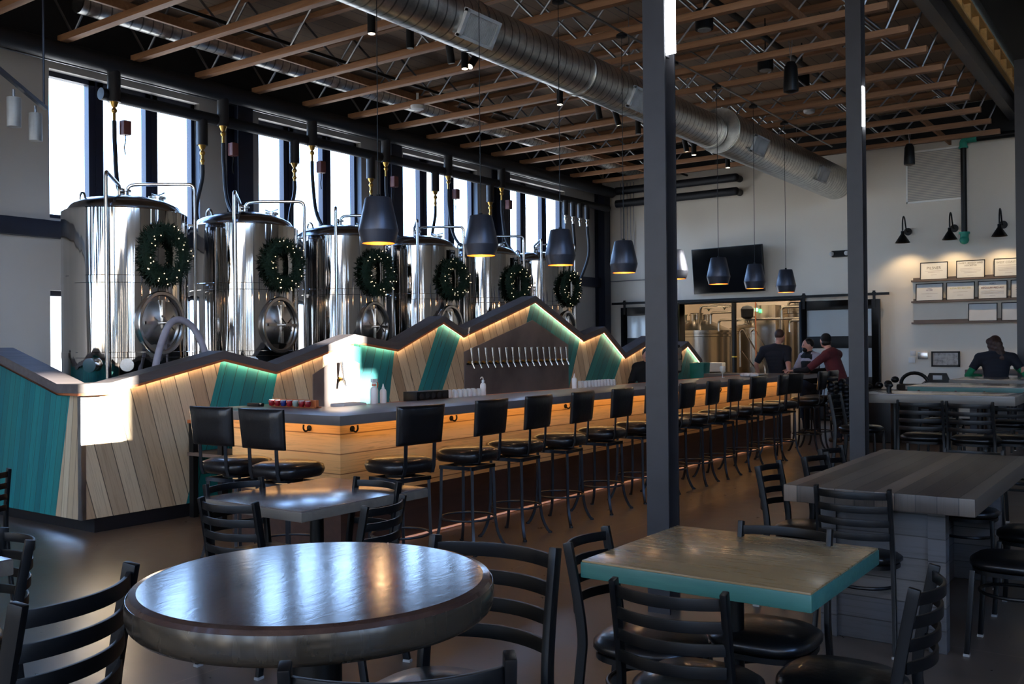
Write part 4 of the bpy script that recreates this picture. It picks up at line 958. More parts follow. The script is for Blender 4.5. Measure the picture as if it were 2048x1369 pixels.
sq_table('high_table', 'high table with a teal edge behind the first grey high table', -2.40, -.95, 10.52, 11.5, 1.045, .07, 'greywood', 'tealedge', 'two')
sq_table('high_table', 'grey high table in front of the person in green sleeves', -2.38, -1.0, 12.55, 13.75, 1.045, .07, 'greywood', 'edge', 'two')
r = thing('reclaimed_table', 'big heavy table of reclaimed dark boards at right', 'table', (-1.25, 5.76, 0))
MB().box(-.45, .45, -.98, .98, .69, .775).build('plank_top', 'rustic', r, bevel=.005)
MB().box(-.30, .30, -.84, -.78, .0, .69).box(-.30, .30, .78, .84, 0, .69).box(-.03, .03, -.78, .78, .0, .69).build('panel_base', 'rusticz', r, bevel=.004)
MB().box(.22, .30, -.865, -.842, 0, .69).build('base_post', 'rusticz', r); MB().box(-.30, -.22, -.865, -.842, 0, .69).build('base_post', 'rusticz', r)
# ================================================================ FAR WALL
def barn_door(label, x0, x1, z1, pan):
    r = thing('barn_door', label, 'sliding door', ((x0+x1)/2, 18.44, 0)); a = (x1-x0)/2
    f = MB(); f.box(-a, -a+.15, -.03, .03, .04, z1).box(a-.15, a, -.03, .03, .04, z1)
    zs = [.04]+[q for p in pan for q in p]+[z1]
    for i in range(0, len(zs), 2): f.box(-a+.15, a-.15, -.03, .03, zs[i], zs[i+1])
    f.build('door_frame', 'black', r, bevel=.003)
    for p in pan: MB().box(-a+.14, a-.14, -.008, .004, p[0]-.01, p[1]+.01).build('door_glass', 'frost', r)
    for s_ in (-1, 1):
        MB().box(s_*(a-.1)-.025, s_*(a-.1)+.025, -.045, -.03, z1-.15, z1+.16).cyl((s_*(a-.1), -.05, z1+.1), (s_*(a-.1), -.02, z1+.1), .045, n=16).build('hanger_strap', 'black', r)
    return r
barn_door('black sliding barn door with glass at left, behind the nearest column', -10.18, -8.88, 2.33, [(.35, .80), (.90, 1.40), (1.66, 2.15)])
d2 = barn_door('black sliding barn door with three glass panes beside the person in maroon', -6.2, -4.67, 2.33, [(.30, .72), (.86, 1.41), (1.64, 2.15)])
MB().cyl((-.69, -.045, .9), (-.69, -.045, 1.5), .012).build('door_handle', 'zinc', d2)
tag(MB().box(-10.4, -4.5, 18.40, 18.43, 2.40, 2.45).build('door_rail', 'black'), 'long black sliding door rail across the far wall', 'rail')
struct(MB().box(-8.95, -8.83, 18.5, 18.82, 0, 2.37).box(-6.2, -6.12, 18.5, 18.82, 0, 2.37).box(-8.95, -6.12, 18.5, 18.82, 2.37, 2.40).build('trim_4', 'black'))
r = thing('wall_television', 'large black television tilted on the far wall above the opening', 'television', (-7.64, 18.33, 3.03))
M_ = Matrix.Rotation(rad(-6), 4, 'Z') @ Matrix.Rotation(rad(6), 4, 'X')
MB().box(-.8, .8, -.03, .03, -.47, .47, M_).build('bezel', 'black', r, bevel=.006); MB().box(-.785, .785, -.033, -.029, -.455, .455, M_).build('screen', 'tv', r)
MB().box(-.15, .15, .02, .2, -.15, .15).build('wall_mount', 'black', r)
r = thing('emergency_light', 'black emergency light fixture between television and far column', 'light', (-5.42, 18.50, 3.23))
MB().box(-.15, .15, -.05, .04, -.06, .06).build('housing', 'blackm', r, bevel=.01)
for s_ in (-1, 1): MB().ell((s_*.14, -.06, 0), .045, 12, 8).build('lamp_head', 'paper', r)
r = thing('return_grille', 'large pale return air grille high on the far wall', 'grille', (-3.725, 18.535, 4.56))
f = MB(); f.box(-.48, .48, -.02, 0, .45, .48).box(-.48, .48, -.02, 0, -.48, -.45).box(-.48, -.45, -.02, 0, -.48, .48).box(.45, .48, -.02, 0, -.48, .48); f.build('grille_frame', basic('grille_frame_white', (250, 248, 242), .5, var=.02), r)
f = MB()
for i in range(30): f.box(-.45, .45, -.012, -.004, -.44+.03*i, -.425+.03*i)
f.build('louvres', 'wall', r)
r = thing('drain_pipe', 'black vertical pipe with teal fittings on the far wall', 'pipe', (-3.21, 18.43, 0))
MB().cyl((0, 0, 3.42), (0, 0, 5.0), .05).build('pipe_barrel', 'black', r)
MB().tube(bend([(0, 0, 4.98), (0, 0, 5.12), (.22, 0, 5.12)], .1), .065, 14).cyl((0, 0, 4.97), (0, 0, 5.0), .08).build('elbow', 'tealpipe', r)
MB().cyl((.22, 0, 5.12), (2.3, 0, 5.12), .06).build('pipe_barrel', 'black', r)
MB().cyl((0, 0, 3.44), (0, 0, 3.47), .095).cyl((0, 0, 3.35), (0, 0, 3.44), .07).ell((0, -.01, 3.33), (.08, .08, .08)).build('bottom_fitting', 'tealpipe', r)
# gooseneck sconces
sc = thing('gooseneck_sconce', '', 'wall lamp', (0, 0, 0), 0, 'black gooseneck lamps over the beer boards')
MB().cyl((0, 0, 0), (0, -.03, 0), .07, n=24).build('wall_plate', 'black', sc)
MB().tube(smooth_path([(0, -.02, 0), (0, -.12, .0), (0, -.2, .1), (0, -.27, .22), (0, -.36, .24), (0, -.42, .14), (0, -.43, -.02)]), .013, 10).build('arm', 'black', sc)
MB().lathe([(.13, -.24), (.03, -.08), (.03, -.03), (.0, -.02)], 30, Matrix.Translation((0, -.43, 0)), close=False).build('cone_shade', 'black', sc)
MB().ell((0, -.43, -.17), .03, 12, 8).build('bulb', 'bulb', sc)
for k_, x in enumerate((-4.18, -3.39, -2.60)):
    o = sc if k_ == 0 else clone(sc); o.location = (x, 18.53, 3.56); o['label'] = 'black gooseneck wall lamp above the beer boards, %s from the left' % ORD[k_]
    L = bpy.data.lights.new('sconce_beam', 'SPOT'); L.energy = 15; L.color = (1, .74, .42); L.spot_size = rad(115); L.spot_blend = .6; L.shadow_soft_size = .03
    lo_ = bpy.data.objects.new('sconce_beam', L); C.objects.link(lo_); lo_.location = (x, 18.1, 3.33); lo_.rotation_euler = (rad(12), 0, 0)
# ledges and framed beer boards
for k_, z in enumerate((2.62, 2.235, 1.845)):
    r = thing('picture_ledge', 'grey wooden ledge holding the framed boards, %s from the top' % ORD[k_], 'shelf', (-4.12, 18.54, z), 0, 'picture ledges')
    MB().box(0, 2.6, -.10, 0, 0, .02).build('ledge_board', 'walnut', r); MB().box(.02, 2.6, -.02, 0, .02, .075).build('ledge_back', 'walnut', r); MB().box(0, 2.6, -.105, -.095, 0, .03).build('ledge_lip', 'walnut', r)
def board(name, label, x0, z0, lines, w=.47, h=.325):
    r = thing(name, label, 'framed sign', (x0, 18.465, z0), 0, 'framed beer boards')
    r.rotation_euler = (rad(-6), 0, 0)
    f = MB(); t_ = .014; f.box(0, w, -.008, .008, 0, t_).box(0, w, -.008, .008, h-t_, h).box(0, t_, -.008, .008, 0, h).box(w-t_, w, -.008, .008, 0, h); f.build('picture_frame', 'black', r)
    MB().box(t_*.7, w-t_*.7, -.002, .004, t_*.7, h-t_*.7).build('paper_sheet', 'paper', r)
    for s_, sz, zz, mt_, *xx in lines:
        if s_ == '-':
            q = MB(); q.box(w/2-sz/2, w/2+sz/2, -.004, -.002, h*zz-.003, h*zz+.003); q.build('text_line', 'inkline', r)
        else:
            al = 'LEFT' if xx else 'CENTER'
            M_ = Matrix.Translation((xx[0] if xx else w/2, -.004, h*zz)) @ Matrix.Rotation(PI/2, 4, 'X')
            text('lettering', s_, sz, mt_, r, M_, .0006, al)
    return r
SM = [('-', .3, .50, ''), ('-', .2, .42, ''), ('-', .1, .28, '')]
L4 = [('-', .34, .54, ''), ('-', .34, .46, ''), ('-', .32, .38, ''), ('-', .2, .31, ''), ('-', .1, .17, '')]
board('beer_board', 'framed board reading PILSNER on the top ledge', -3.97, 2.645, [('PILSNER', .068, .66, 'ink')]+SM)
board('beer_board', 'framed board with two gold title lines in the middle of the top ledge', -3.36, 2.645, [('SWEET, BOOZY AND', .042, .84, 'ink'), ('ASSORTED', .042, .70, 'ink')]+L4)
board('beer_board', 'framed board reading WEST COAST IPA on the top ledge', -2.75, 2.645, [('WEST COAST IPA', .05, .78, 'ink')]+[(a, b, c-.04 if c > .2 else c, d) for a, b, c, d in [('-', .34, .66, '')]+L4[:3]+[('-', .12, .2, '')]])
board('beer_board', 'framed board with a small purple title on the second ledge', -4.05, 2.26, [('HARD', .026, .70, 'inkpurple'), ('SELTZER', .03, .61, 'inkpurple'), ('-', .28, .42, ''), ('-', .09, .26, '')])
board('beer_board', 'framed board reading ELEVATED SELTZER on the second ledge', -3.53, 2.26, [('ELEVATED SELTZER', .04, .66, 'inkgold'), ('-', .24, .46, ''), ('-', .1, .28, '')])
board('beer_board', 'framed board reading REGULAR RED ALE on the second ledge', -3.01, 2.26, [('MERRY', .034, .84, 'inkblack'), ('REGULAR RED ALE', .043, .62, 'inkred'), ('-', .36, .45, ''), ('-', .36, .38, ''), ('-', .36, .31, ''), ('-', .09, .2, '')])
board('beer_board', 'framed board listing non-alcoholic drinks on the second ledge, cut by the column', -2.49, 2.26, [('NON-ALC', .055, .78, 'inkblack'), ('\u2022 Draft Root Beer', .03, .58, 'inkblack', .08), ('\u2022 Kombucha', .03, .46, 'inkblack', .08), ('\u2022 Juice Box', .03, .34, 'inkblack', .08), ('\u2022 Milk', .03, .22, 'inkblack', .08)])
board('beer_board', 'left blank framed board on the bottom ledge', -3.17, 1.87, [])
board('beer_board', 'right blank framed board on the bottom ledge', -2.64, 1.87, [])
r = thing('framed_print', 'black framed grey print low on the far wall', 'picture', (-3.8, 18.51, 1.06))
f = MB(); f.box(0, .48, -.01, .02, 0, .03).box(0, .48, -.01, .02, .25, .28).box(0, .03, -.01, .02, 0, .28).box(.45, .48, -.01, .02, 0, .28); f.build('picture_frame', 'black', r)
MB().box(.03, .45, 0, .01, .03, .25).build('print', basic('grey_print', (150, 146, 142), .3, var=.3, scale=14), r)
for nm, lb, x, z, w_, h_, mt_ in (('thermostat', 'small white thermostat left of the framed print', -4.16, 1.26, .09, .09, 'paper'), ('notice_card', 'white square card below the thermostat', -4.19, 1.13, .11, .1, 'paper'), ('wall_device', 'steel wall device box right of the thermostat', -4.03, 1.20, .17, .13, 'steelp')):
    tag(MB().box(x, x+w_, 18.50, 18.54, z, z+h_).build(nm, mt_, bevel=.004), lb, 'wall device')
r = thing('host_counter', 'dark side counter against the far wall behind the woman', 'counter', (-3.1, 17.7, 0))
MB().box(0, 2.6, 0, .8, .97, 1.03).build('worktop', 'walnut', r); MB().box(.06, 2.5, .06, .78, 0, .97).build('carcass', 'rusticz', r)
r = thing('plastic_high_chair', 'black plastic child high chair with white label by the far wall', 'high chair', (-3.33, 16.7, 0))
MB().prism([(-.25, .0), (.25, .0), (.2, .84), (.13, 1.0), (-.13, 1.0), (-.2, .84)], 'Y', -.03, .03).build('back_shell', 'black', r, bevel=.01)
for s_ in (-1, 1):
    MB().prism([(-.3, 0), (.3, 0), (.25, .86), (-.15, .80)], 'X', s_*.24-.02, s_*.24+.02).build('side_shell', 'black', r, bevel=.01)
MB().box(-.22, .22, -.25, .03, .5, .54).build('seat', 'black', r); MB().box(-.07, .07, -.036, -.031, .89, .96).build('label_patch', 'paper', r)
r = thing('booster_seat', 'black booster seat with round arched handle on the high table area', 'booster seat', (-3.45, 15.6, 0))
MB().tube([(.2*cos(a), 0, .86+.17*sin(a)) for a in [PI*i/12 for i in range(13)]], .028, 10).build('handle', 'black', r)
MB().box(-.24, .24, -.15, .15, .0, .86).build('seat_body', 'black', r, bevel=.03); MB().box(-.1, .1, -.155, -.15, .78, .84).build('label_patch', 'grille', r)
r = thing('stacked_booster', 'knobbly black booster stack left of the arched booster seat', 'booster seat', (-3.75, 14.9, 0))
MB().box(-.2, .2, -.15, .15, 0, .80).build('seat_body', 'black', r, bevel=.03)
b = MB()
for x, z in ((-.2, .84), (-.05, .86), (.08, .89), (.18, .95)): b.ell((x, 0, z), (.06, .06, .05), 12, 8)
b.build('rolls', 'black', r)
o = MB().cyl((0, 0, 0), (0, 0, .05), .022).ell((0, 0, .06), (.04, .02, .025)).build('table_clamp', 'black', loc=(-2.26, 9.2, 1.045)); tag(o, 'small black gadget standing on the first grey high table', 'gadget')

# ================================================================ BREWHOUSE BEHIND THE OPENING
wall_holes('wall_brewhouse', 'Y', 24.6, 24.8, -11.2, -3.2, 0, 4.6, [], wall_mat('warm_wall', (200, 184, 164)))
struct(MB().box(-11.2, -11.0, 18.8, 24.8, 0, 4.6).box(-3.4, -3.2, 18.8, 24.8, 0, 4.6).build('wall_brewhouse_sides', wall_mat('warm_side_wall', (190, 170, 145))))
struct(MB().box(-11.2, -3.2, 18.8, 24.8, 4.6, 4.7).build('ceiling_brewhouse', 'dark'))
for k_, (x, y) in enumerate(((-8.6, 20.2), (-6.6, 20.0), (-7.4, 22.6))):
    r = thing('work_light', 'warm ceiling light in the brewhouse, %s' % ('left one', 'right one', 'rear one')[k_], 'light', (x, y, 4.5), 0, 'brewhouse lights')
    MB().box(-.5, .5, -.1, .1, .03, .1).build('housing', 'paper', r); MB().box(-.48, .48, -.08, .08, 0, .03).build('diffuser', emis('work_light_tube_%d' % k_, (1, .84, .64, 1), 120), r)
def vessel(label, x, y, rr, h, dome=.28):
    r = thing('brew_vessel', label, 'vessel', (x, y, 0), 0, 'brewhouse vessels')
    MB().lathe([(rr-.1, .45), (rr, .55), (rr, h-.1), (rr+.03, h-.09), (rr+.03, h-.04), (rr, h-.03), (rr, h)], 64).build('shell', 'vessel', r, smooth=30)
    MB().lathe([(rr+.04, h), (rr+.04, h+.05), (rr-.05, h+.09), (rr*.45, h+dome*.85), (.15, h+dome), (.15, h+dome+.14), (.17, h+dome+.15), (0, h+dome+.16)], 64).build('dome', 'vessel', r, smooth=40)
    for k_ in range(4):
        a = PI/2*k_+.4; MB().cyl(((rr-.15)*cos(a), (rr-.15)*sin(a), 0), ((rr-.15)*cos(a), (rr-.15)*sin(a), .5), .05).build('leg', 'vessel', r)
    b = MB()
    for k_ in range(5):
        a = 1.2*k_; q = rr*.35; b.cyl((q*cos(a), q*sin(a), h+dome*.7), (q*cos(a), q*sin(a), h+dome+.12), .05).cyl((q*cos(a), q*sin(a), h+dome+.1), (q*cos(a), q*sin(a), h+dome+.12), .075)
    b.build('dome_fittings', 'vessel', r)
    MB().tube(bend([(rr*.3, -rr*.5, h+dome*.6), (rr*.4, -rr*.6, h+dome+.3), (rr+.25, -rr*.3, h+dome+.3), (rr+.25, -rr*.3, .2)], .1), .03, 10).build('transfer_pipe', 'vessel', r)
    return r
vessel('domed mash vessel seen through the left of the brewhouse opening', -9.5, 20.9, .80, 1.78, .32)
vessel('second domed vessel behind the stair in the brewhouse', -8.75, 22.7, .60, 1.85, .2)
vessel('tall warm-lit vessel at the right of the brewhouse opening', -7.32, 22.1, .50, 2.3, .18)
tag(MB().box(-7.95, -7.47, 20.6, 21.0, 0, 2.38).build('control_cabinet', 'vessel', bevel=.01), 'tall steel control cabinet in the brewhouse', 'cabinet')
r = thing('beacon_light', 'green indicator beacon on the control cabinet', 'beacon', (-7.87, 20.5, 2.22))
MB().cyl((0, 0, 0), (0, 0, .2), .02).build('beacon_stem', 'zinc', r); MB().cyl((0, 0, .02), (0, 0, .09), .035).build('beacon_lens', 'grn', r)
o = MB().cyl((-7.95, 19.4, 0), (-7.95, 19.4, 4.6), .055).build('brewhouse_column', 'black'); tag(o, 'slim black column standing inside the brewhouse', 'column')
MB().cyl((-7.95, 19.4, 1.22), (-7.95, 19.4, 1.25), .058).build('yellow_band', 'beer', o)
r = thing('stair_rail', 'steel handrails of the brewhouse platform stair', 'handrail', (-8.02, 19.9, 0))
for k_, q in enumerate((0, .25)):
    MB().tube(bend([(q, 0, 1.0), (q, 0, 1.78), (q+.08, 0, 1.84), (q+.6, -.1, 1.0), (q+.6, -.1, 0)], .08), .02, 8).build('rail_tube', 'vessel', r)
MB().tube([(0.05, 0, 1.35), (.7, -.08, .55)], .014, 8).build('mid_rail', 'vessel', r)
for k_, (x0, x1, y, z) in enumerate(((-8.6, -6.3, 20.1, 2.05), (-7.0, -6.2, 19.7, 2.28), (-6.9, -6.2, 19.9, 2.0), (-8.75, -8.2, 20, 2.22), (-7.1, -6.2, 20.4, 2.42))):
    run('process_pipe', ('long lower process pipe crossing the brewhouse opening', 'upper right process pipe in the brewhouse', 'lower right process pipe in the brewhouse', 'short process pipe at the left of the brewhouse', 'highest process pipe at the right of the brewhouse')[k_], 'pipe', bend([(x0, y, z-.25), (x0, y, z), (x1, y, z), (x1, y, z+.3)], .08), .028, 'vessel', 10, 'brewhouse pipes')
run('copper_pipe', 'thin copper riser in the brewhouse', 'pipe', [(-7.62, 19.8, .3), (-7.62, 19.8, 4)], .014, 'copper', 8)
tag(MB().tube([(-8.0+.16*cos(a), 19.9+.05*sin(a), 1.98+.05*sin(a)) for a in [2*PI*i/24 for i in range(24)]], .014, 8, True).build('hand_wheel', 'vessel'), 'large round valve wheel by the slim black column', 'valve wheel')
tag(MB().lathe([(.05, 0), (.13, .05), (.14, .22), (.1, .28), (.02, .3)], 20).build('motor', 'blackm', loc=(-7.85, 19.9, 2.05)), 'black motor mounted right of the slim black column', 'motor')
b = MB()
for i in range(26):
    a = i*.7; b.sweep(smooth_path([(0, 0, 0), (.05*cos(a), .05*sin(a), .06), (.13*cos(a), .13*sin(a), .05)], 3), .012, .002, (-sin(a), cos(a), 0))
b2 = b.build('hanging_plant', 'pine', loc=(-8.62, 19.6, 2.24)); tag(b2, 'small trailing green plant in the brewhouse, left one', 'plant', 'brewhouse plants')
c_ = b2.copy(); C.objects.link(c_); c_.location = (-8.25, 19.6, 2.26); c_['label'] = 'small trailing green plant in the brewhouse, right one'
tag(MB().box(-8.62, -8.28, 19.5, 19.7, .9, 1.1).build('white_crate', 'paper', bevel=.01), 'white box on the floor stand behind the opening', 'box')
tag(MB().box(-8.7, -8.2, 19.45, 19.75, 0, .9).build('crate_stand', 'vessel'), 'steel stand carrying the white box behind the opening', 'stand')

# ================================================================ PEOPLE
def skinmesh(name, mat, parent, build, voxel=.014, sm=3):
    b = MB(); build(b)
    me = bpy.data.meshes.new(name); me.from_pydata([tuple(p) for p in b.v], [], b.f); 
    bm = bmesh.new(); bm.from_mesh(me); bmesh.ops.recalc_face_normals(bm, faces=bm.faces); bm.to_mesh(me); bm.free()
    o = bpy.data.objects.new(name, me); C.objects.link(o)
    m = o.modifiers.new('r', 'REMESH'); m.mode = 'VOXEL'; m.voxel_size = voxel; m.use_smooth_shade = True
    if sm: q = o.modifiers.new('s', 'SMOOTH'); q.iterations = sm; q.factor = .5
    dg = bpy.context.evaluated_depsgraph_get(); me2 = bpy.data.meshes.new_from_object(o.evaluated_get(dg)); me2.name = name
    o.modifiers.clear(); o.data = me2; me2.materials.clear(); me2.materials.append(MAT[mat])
    for p in me2.polygons: p.use_smooth = True
    o.parent = parent; return o
def limb(b, pts, rs): 
    b.tube([Vector(p) for p in pts], rs, 14)
    for p, r_ in zip(pts, rs): b.ell(p, r_*.995, 12, 8)
def torso(b, hip, chest, sh_l, sh_r, infl=0, d=.105):
    hip, chest, sl_2, sr_2 = map(Vector, (hip, chest, sh_l, sh_r)); ax = (sr_2-sl_2).normalized()
    for t_ in [i/7 for i in range(8)]:
        p = hip.lerp(chest, t_); w_ = (.155-.03*sin(t_*PI)*.8+.02*t_)+infl; dd = d+infl+.012*sin(t_*PI)
        M_ = Matrix.Rotation(math.atan2(ax.y, ax.x), 4, 'Z'); b.ell(p, (w_, dd, .10), 18, 9, M_)
    b.tube([sl_2, (sl_2+sr_2)/2+Vector((0, 0, .02)), sr_2], [.062+infl, .085+infl, .062+infl], 14); b.ell(sl_2, .064+infl); b.ell(sr_2, .064+infl)
def head(b, c, face, s=1):
    c = Vector(c); f = Vector(face).normalized(); up_ = Vector((0, 0, 1)); r_ = f.cross(up_).normalized(); up_ = r_.cross(f)
    M_ = Matrix((r_, f, up_)).transposed().to_4x4()
    b.ell(c, (.073*s, .092*s, .105*s), 20, 14, M_); b.ell(c+f*.02*s-up_*.055*s, (.055*s, .068*s, .06*s), 16, 10, M_)
    b.ell(c+f*.092*s-up_*.02*s, (.014*s, .018*s, .024*s), 10, 8, M_)
    b.ell(c+f*.078*s-up_*.062*s, (.026*s, .014*s, .010*s), 10, 8, M_)
    for q in (-1, 1): b.ell(c+r_*q*.074*s-up_*.01*s, (.010*s, .020*s, .03*s), 10, 8, M_)
    return M_, r_, f, up_
def eyes(parent, c, face):
    c = Vector(c); f = Vector(face).normalized(); r_ = f.cross(Vector((0, 0, 1))).normalized()
    for q in (-1, 1): MB().ell(c+f*.082+r_*q*.03+Vector((0, 0, .008)), (.012, .012, .008), 10, 6).build('eye', 'inkblack', parent)
def hand(b, w_, d_, palm_n, s=1, curl=.5):
    """wrist position, pointing direction, palm normal: palm, four bent fingers and a side thumb"""
    w_ = Vector(w_); d_ = Vector(d_).normalized(); n_2 = Vector(palm_n); n_2 = (n_2-d_*n_2.dot(d_)).normalized(); s_ = d_.cross(n_2)
    for i in range(4): b.tube([w_, w_+d_*.045*s+s_*(i-1.5)*.012*s, w_+d_*.088*s+s_*(i-1.5)*.020*s], [.018*s, .014*s, .011*s], 8)
    for i, L_ in enumerate((.062, .074, .068, .052)):
        k_ = w_+d_*.088*s+s_*(i-1.5)*.020*s
        a = k_+(d_*cos(curl*.6)+n_2*sin(curl*.6))*L_*.5*s; e_ = a+(d_*cos(curl*1.5)+n_2*sin(curl*1.5))*L_*.5*s
        b.tube([k_, a, e_], [.0095*s, .009*s, .0075*s], 8); b.ell(e_, .0078*s, 8, 6)
    t0 = w_+d_*.03*s-s_*.03*s; t1 = t0+(d_*.7-s_*.7)*.035*s; t2 = t1+(d_*.9-s_*.2+n_2*.3).normalized()*.03*s
    b.tube([w_+d_*.01*s, t0, t1, t2], [.015*s, .013*s, .011*s, .009*s], 8); b.ell(t2, .009*s, 8, 6)
def person(label, hip, chest, neck, hd, face, arms, legs, shirt, pants, hair, sleeve, long_sleeve=None, cap=None, sh_w=.19, voxel=.012, hairlong=False, group=None, shoe='shoe'):
    r = thing('person', label, 'person', (0, 0, 0), 0, group)
    hip, chest, neck, hd = map(Vector, (hip, chest, neck, hd)); f2 = Vector(arms['fwd']).normalized(); rt = f2.cross(Vector((0, 0, 1)))
    sl2, sr2 = chest-rt*sh_w+Vector((0, 0, .08)), chest+rt*sh_w+Vector((0, 0, .08))
    L_, R_2 = arms['L'], arms['R']
    def body(b):
        torso(b, hip, chest, sl2, sr2); b.tube([chest+Vector((0, 0, .06)), neck, hd-Vector((0, 0, .03))], [.075, .052, .05], 14); head(b, hd, face)
        for s_, A in ((sl2, L_), (sr2, R_2)):
            limb(b, [s_, A[0], A[1]], [.052, .042, .028]); hand(b, A[1], A[2], A[3], .97)
        for A in legs:
            limb(b, [A[0], A[1], A[2]], [.085, .058, .04]); b.ell(Vector(A[2])+Vector(A[3])*.06-Vector((0, 0, .04)), (.05, .05, .04), 12, 8)
            b.tube([Vector(A[2])-Vector((0, 0, .04)), Vector(A[2])+Vector(A[3])*.14-Vector((0, 0, .05))], [.045, .035], 10)
    skinmesh('body', 'skin', r, body, voxel); eyes(r, hd, face)
    def shirt_(b):
        torso(b, hip+Vector((0, 0, .0)), chest, sl2, sr2, .014); 
        for s_, A in ((sl2, L_), (sr2, R_2)):
            e_ = Vector(s_).lerp(Vector(A[0]), sleeve); b.tube([s_, e_], [.068, .058], 14)
    skinmesh('shirt', shirt, r, shirt_, .014)
    if long_sleeve:
        def ls(b):
            for s_, A in ((sl2, L_), (sr2, R_2)):
                e0 = Vector(s_).lerp(Vector(A[0]), .35); limb(b, [e0, A[0], Vector(A[0]).lerp(Vector(A[1]), .93)], [.052, .049, .037])
        skinmesh('long_sleeves', long_sleeve, r, ls, .012)
    def pants_(b):
        b.ell(hip-Vector((0, 0, .03)), (.175, .14, .13), 18, 10)
        for A in legs: limb(b, [A[0], A[1], Vector(A[1]).lerp(Vector(A[2]), .96)], [.102, .074, .058])
    skinmesh('trousers', pants, r, pants_, .016)
    def shoes_(b):
        for A in legs:
            b.tube([Vector(A[2])-Vector(A[3])*.04-Vector((0, 0, .035)), Vector(A[2])+Vector(A[3])*.08-Vector((0, 0, .045)), Vector(A[2])+Vector(A[3])*.17-Vector((0, 0, .052))], [.05, .045, .034], 12); b.ell(Vector(A[2])-Vector((0, 0, .02)), .05)
    skinmesh('shoes', shoe, r, shoes_, .012)
    f = Vector(face).normalized(); rr_ = f.cross(Vector((0, 0, 1))).normalized(); M_ = Matrix((rr_, f, rr_.cross(f))).transposed().to_4x4()
    def hair_(b):
        b.ell(hd-f*.018+Vector((0, 0, .028)), (.081, .088, .092), 18, 12, M_)
        if hairlong:
            for i in range(12): b.ell(hd-f*(.055+.012*(i % 3))+rr_*(-.04+.045*(i % 3)+.006*i)+Vector((0, 0, .02-.021*i)), (.068, .05, .055), 10, 8)
    skinmesh('cap' if cap else 'hair', cap or hair, r, hair_, .010)
    if cap:
        skinmesh('hair', hair, r, lambda b: b.ell(hd-f*.03-Vector((0, 0, .03)), (.076, .07, .06), 16, 10, M_), .010)
    return r
V = Vector
# bartender behind the far return of the bar, back turned to the camera
person('bartender in a navy short-sleeved shirt leaning on the bar, back turned', V((-5.50, 15.30, .93)), V((-5.53, 15.24, 1.32)), V((-5.50, 15.26, 1.49)), V((-5.47, 15.30, 1.63)), (.25, 1, -.05),
       dict(fwd=(-.15, 1, 0), L=[V((-5.86, 15.22, 1.16)), V((-5.84, 15.32, .95)), (.1, .6, -.6), (0, 1, 0)], R=[V((-5.27, 15.10, 1.16)), V((-5.16, 14.83, 1.06)), (.1, -1, -.12), (0, 0, -1)]),
       [(V((-5.60, 15.3, .88)), V((-5.61, 15.33, .47)), V((-5.61, 15.3, .09)), (0, 1, 0)), (V((-5.40, 15.3, .88)), V((-5.40, 15.33, .47)), V((-5.38, 15.28, .09)), (0, 1, 0))],
       'navycloth', 'blackcloth', 'hairbrown', .85)
# person in maroon leaning with an elbow on the bar corner
person('person in a maroon shirt and dark jeans leaning an elbow on the bar end', V((-4.30, 14.62, .90)), V((-4.42, 14.62, 1.25)), V((-4.47, 14.63, 1.41)), V((-4.53, 14.66, 1.545)), (-.75, .75, .05),
       dict(fwd=(-1, .15, 0), L=[V((-4.72, 14.36, 1.10)), V((-4.93, 14.40, 1.085)), (-1, .15, -.1), (0, 0, -1)], R=[V((-4.58, 14.88, 1.08)), V((-4.80, 14.72, 1.07)), (-1, .1, 0), (0, 0, -1)]),
       [(V((-4.30, 14.54, .86)), V((-4.33, 14.48, .46)), V((-4.27, 14.43, .09)), (-.9, .2, 0)), (V((-4.30, 14.70, .86)), V((-4.32, 14.72, .46)), V((-4.22, 14.70, .09)), (-.9, .2, 0))],
       'maroon', 'denim', 'hairblack', .9, 'blackcloth', 'blackcloth')
# person facing, partly hidden behind
r3 = person('dark-bearded person in a pale shirt and black vest behind the maroon shirt', V((-4.98, 15.35, .86)), V((-5.0, 15.32, 1.2)), V((-5.0, 15.31, 1.35)), V((-5.02, 15.29, 1.475)), (-.75, -.6, -.05),
       dict(fwd=(-.5, -.85, 0), L=[V((-4.86, 15.10, 1.05)), V((-4.95, 14.85, 1.07)), (-.5, -.8, 0), (0, 0, -1)], R=[V((-5.22, 15.24, 1.05)), V((-5.24, 14.90, 1.075)), (.2, -.9, -.1), (0, 0, -1)]),
       [(V((-4.90, 15.35, .80)), V((-4.90, 15.30, .45)), V((-4.90, 15.35, .09)), (-.4, -.8, 0)), (V((-5.08, 15.35, .80)), V((-5.08, 15.30, .45)), V((-5.08, 15.36, .09)), (-.4, -.8, 0))],
       'greycloth', 'denim', 'hairblack', .9, 'greycloth', sh_w=.17)
skinmesh('vest', 'blackcloth', r3, lambda b: torso(b, V((-4.98, 15.35, .88)), V((-5.0, 15.32, 1.18)), V((-5.0, 15.32, 1.28))+V((-.1, .06, 0)), V((-5.0, 15.32, 1.28))+V((.1, -.06, 0)), .022), .014)
r3.location = (-.08, .28, .0)
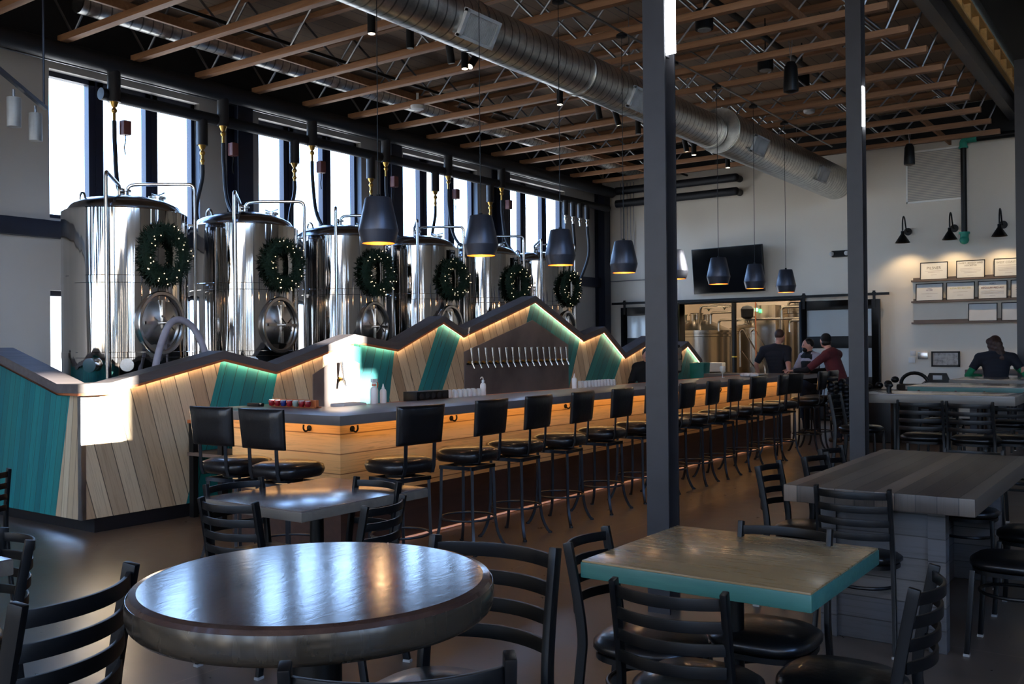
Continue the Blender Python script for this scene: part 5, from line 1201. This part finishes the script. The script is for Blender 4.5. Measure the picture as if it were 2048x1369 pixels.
skinmesh('beard', 'hairblack', r3, lambda b: b.ell(V((-5.055, 15.255, 1.405)), (.05, .05, .045), 14, 9), .008)
# seated woman at right
person('seated person with long wavy dark hair in a navy tee over green sleeves', V((-2.12, 14.35, .80)), V((-2.13, 14.40, 1.20)), V((-2.14, 14.42, 1.36)), V((-2.14, 14.46, 1.47)), (.3, 1, -.35),
       dict(fwd=(0, 1, 0), L=[V((-2.47, 14.33, 1.04)), V((-2.35, 14.58, 1.02)), (.5, .8, 0), (0, 0, -1)], R=[V((-1.76, 14.36, 1.06)), V((-1.92, 14.60, 1.16)), (-.4, .5, .7), (0, 1, 0)]),
       [(V((-2.22, 14.4, .77)), V((-2.24, 14.82, .76)), V((-2.24, 14.84, .38)), (0, 1, 0)), (V((-2.02, 14.4, .77)), V((-2.0, 14.82, .76)), V((-2.0, 14.84, .38)), (0, 1, 0))],
       'navycloth', 'denim', 'hairbrown', .62, 'greencloth', hairlong=True, sh_w=.2)
o = clone(TC, (-2.12, 14.42, 0), 0, 'tall ladder-back chair carrying the seated person in green sleeves')
sq_table('high_table', 'grey high table on the far side of the seated person in green sleeves', -2.6, -1.2, 15.05, 15.7, 1.0, .06, 'greywood', 'edge', 'two')
# staff member glimpsed behind the nearest column
person('dark-haired person in black behind the bar, mostly hidden by the nearest column', V((-6.28, 12.15, .80)), V((-6.27, 12.15, 1.10)), V((-6.27, 12.14, 1.24)), V((-6.27, 12.12, 1.345)), (.5, -.8, -.4),
       dict(fwd=(.5, -.8, 0), L=[V((-6.02, 12.2, .95)), V((-5.95, 12.0, .84)), (.3, -.8, 0), (0, 0, -1)], R=[V((-6.48, 12.0, .95)), V((-6.35, 11.85, .84)), (.3, -.8, 0), (0, 0, -1)]),
       [(V((-6.2, 12.15, .76)), V((-6.15, 12.1, .42)), V((-6.2, 12.2, .09)), (.4, -.8, 0)), (V((-6.36, 12.15, .76)), V((-6.32, 12.1, .42)), V((-6.36, 12.2, .09)), (.4, -.8, 0))],
       'blackcloth', 'blackcloth', 'hairblack', .9, 'tealplastic' and 'blackcloth', sh_w=.17)
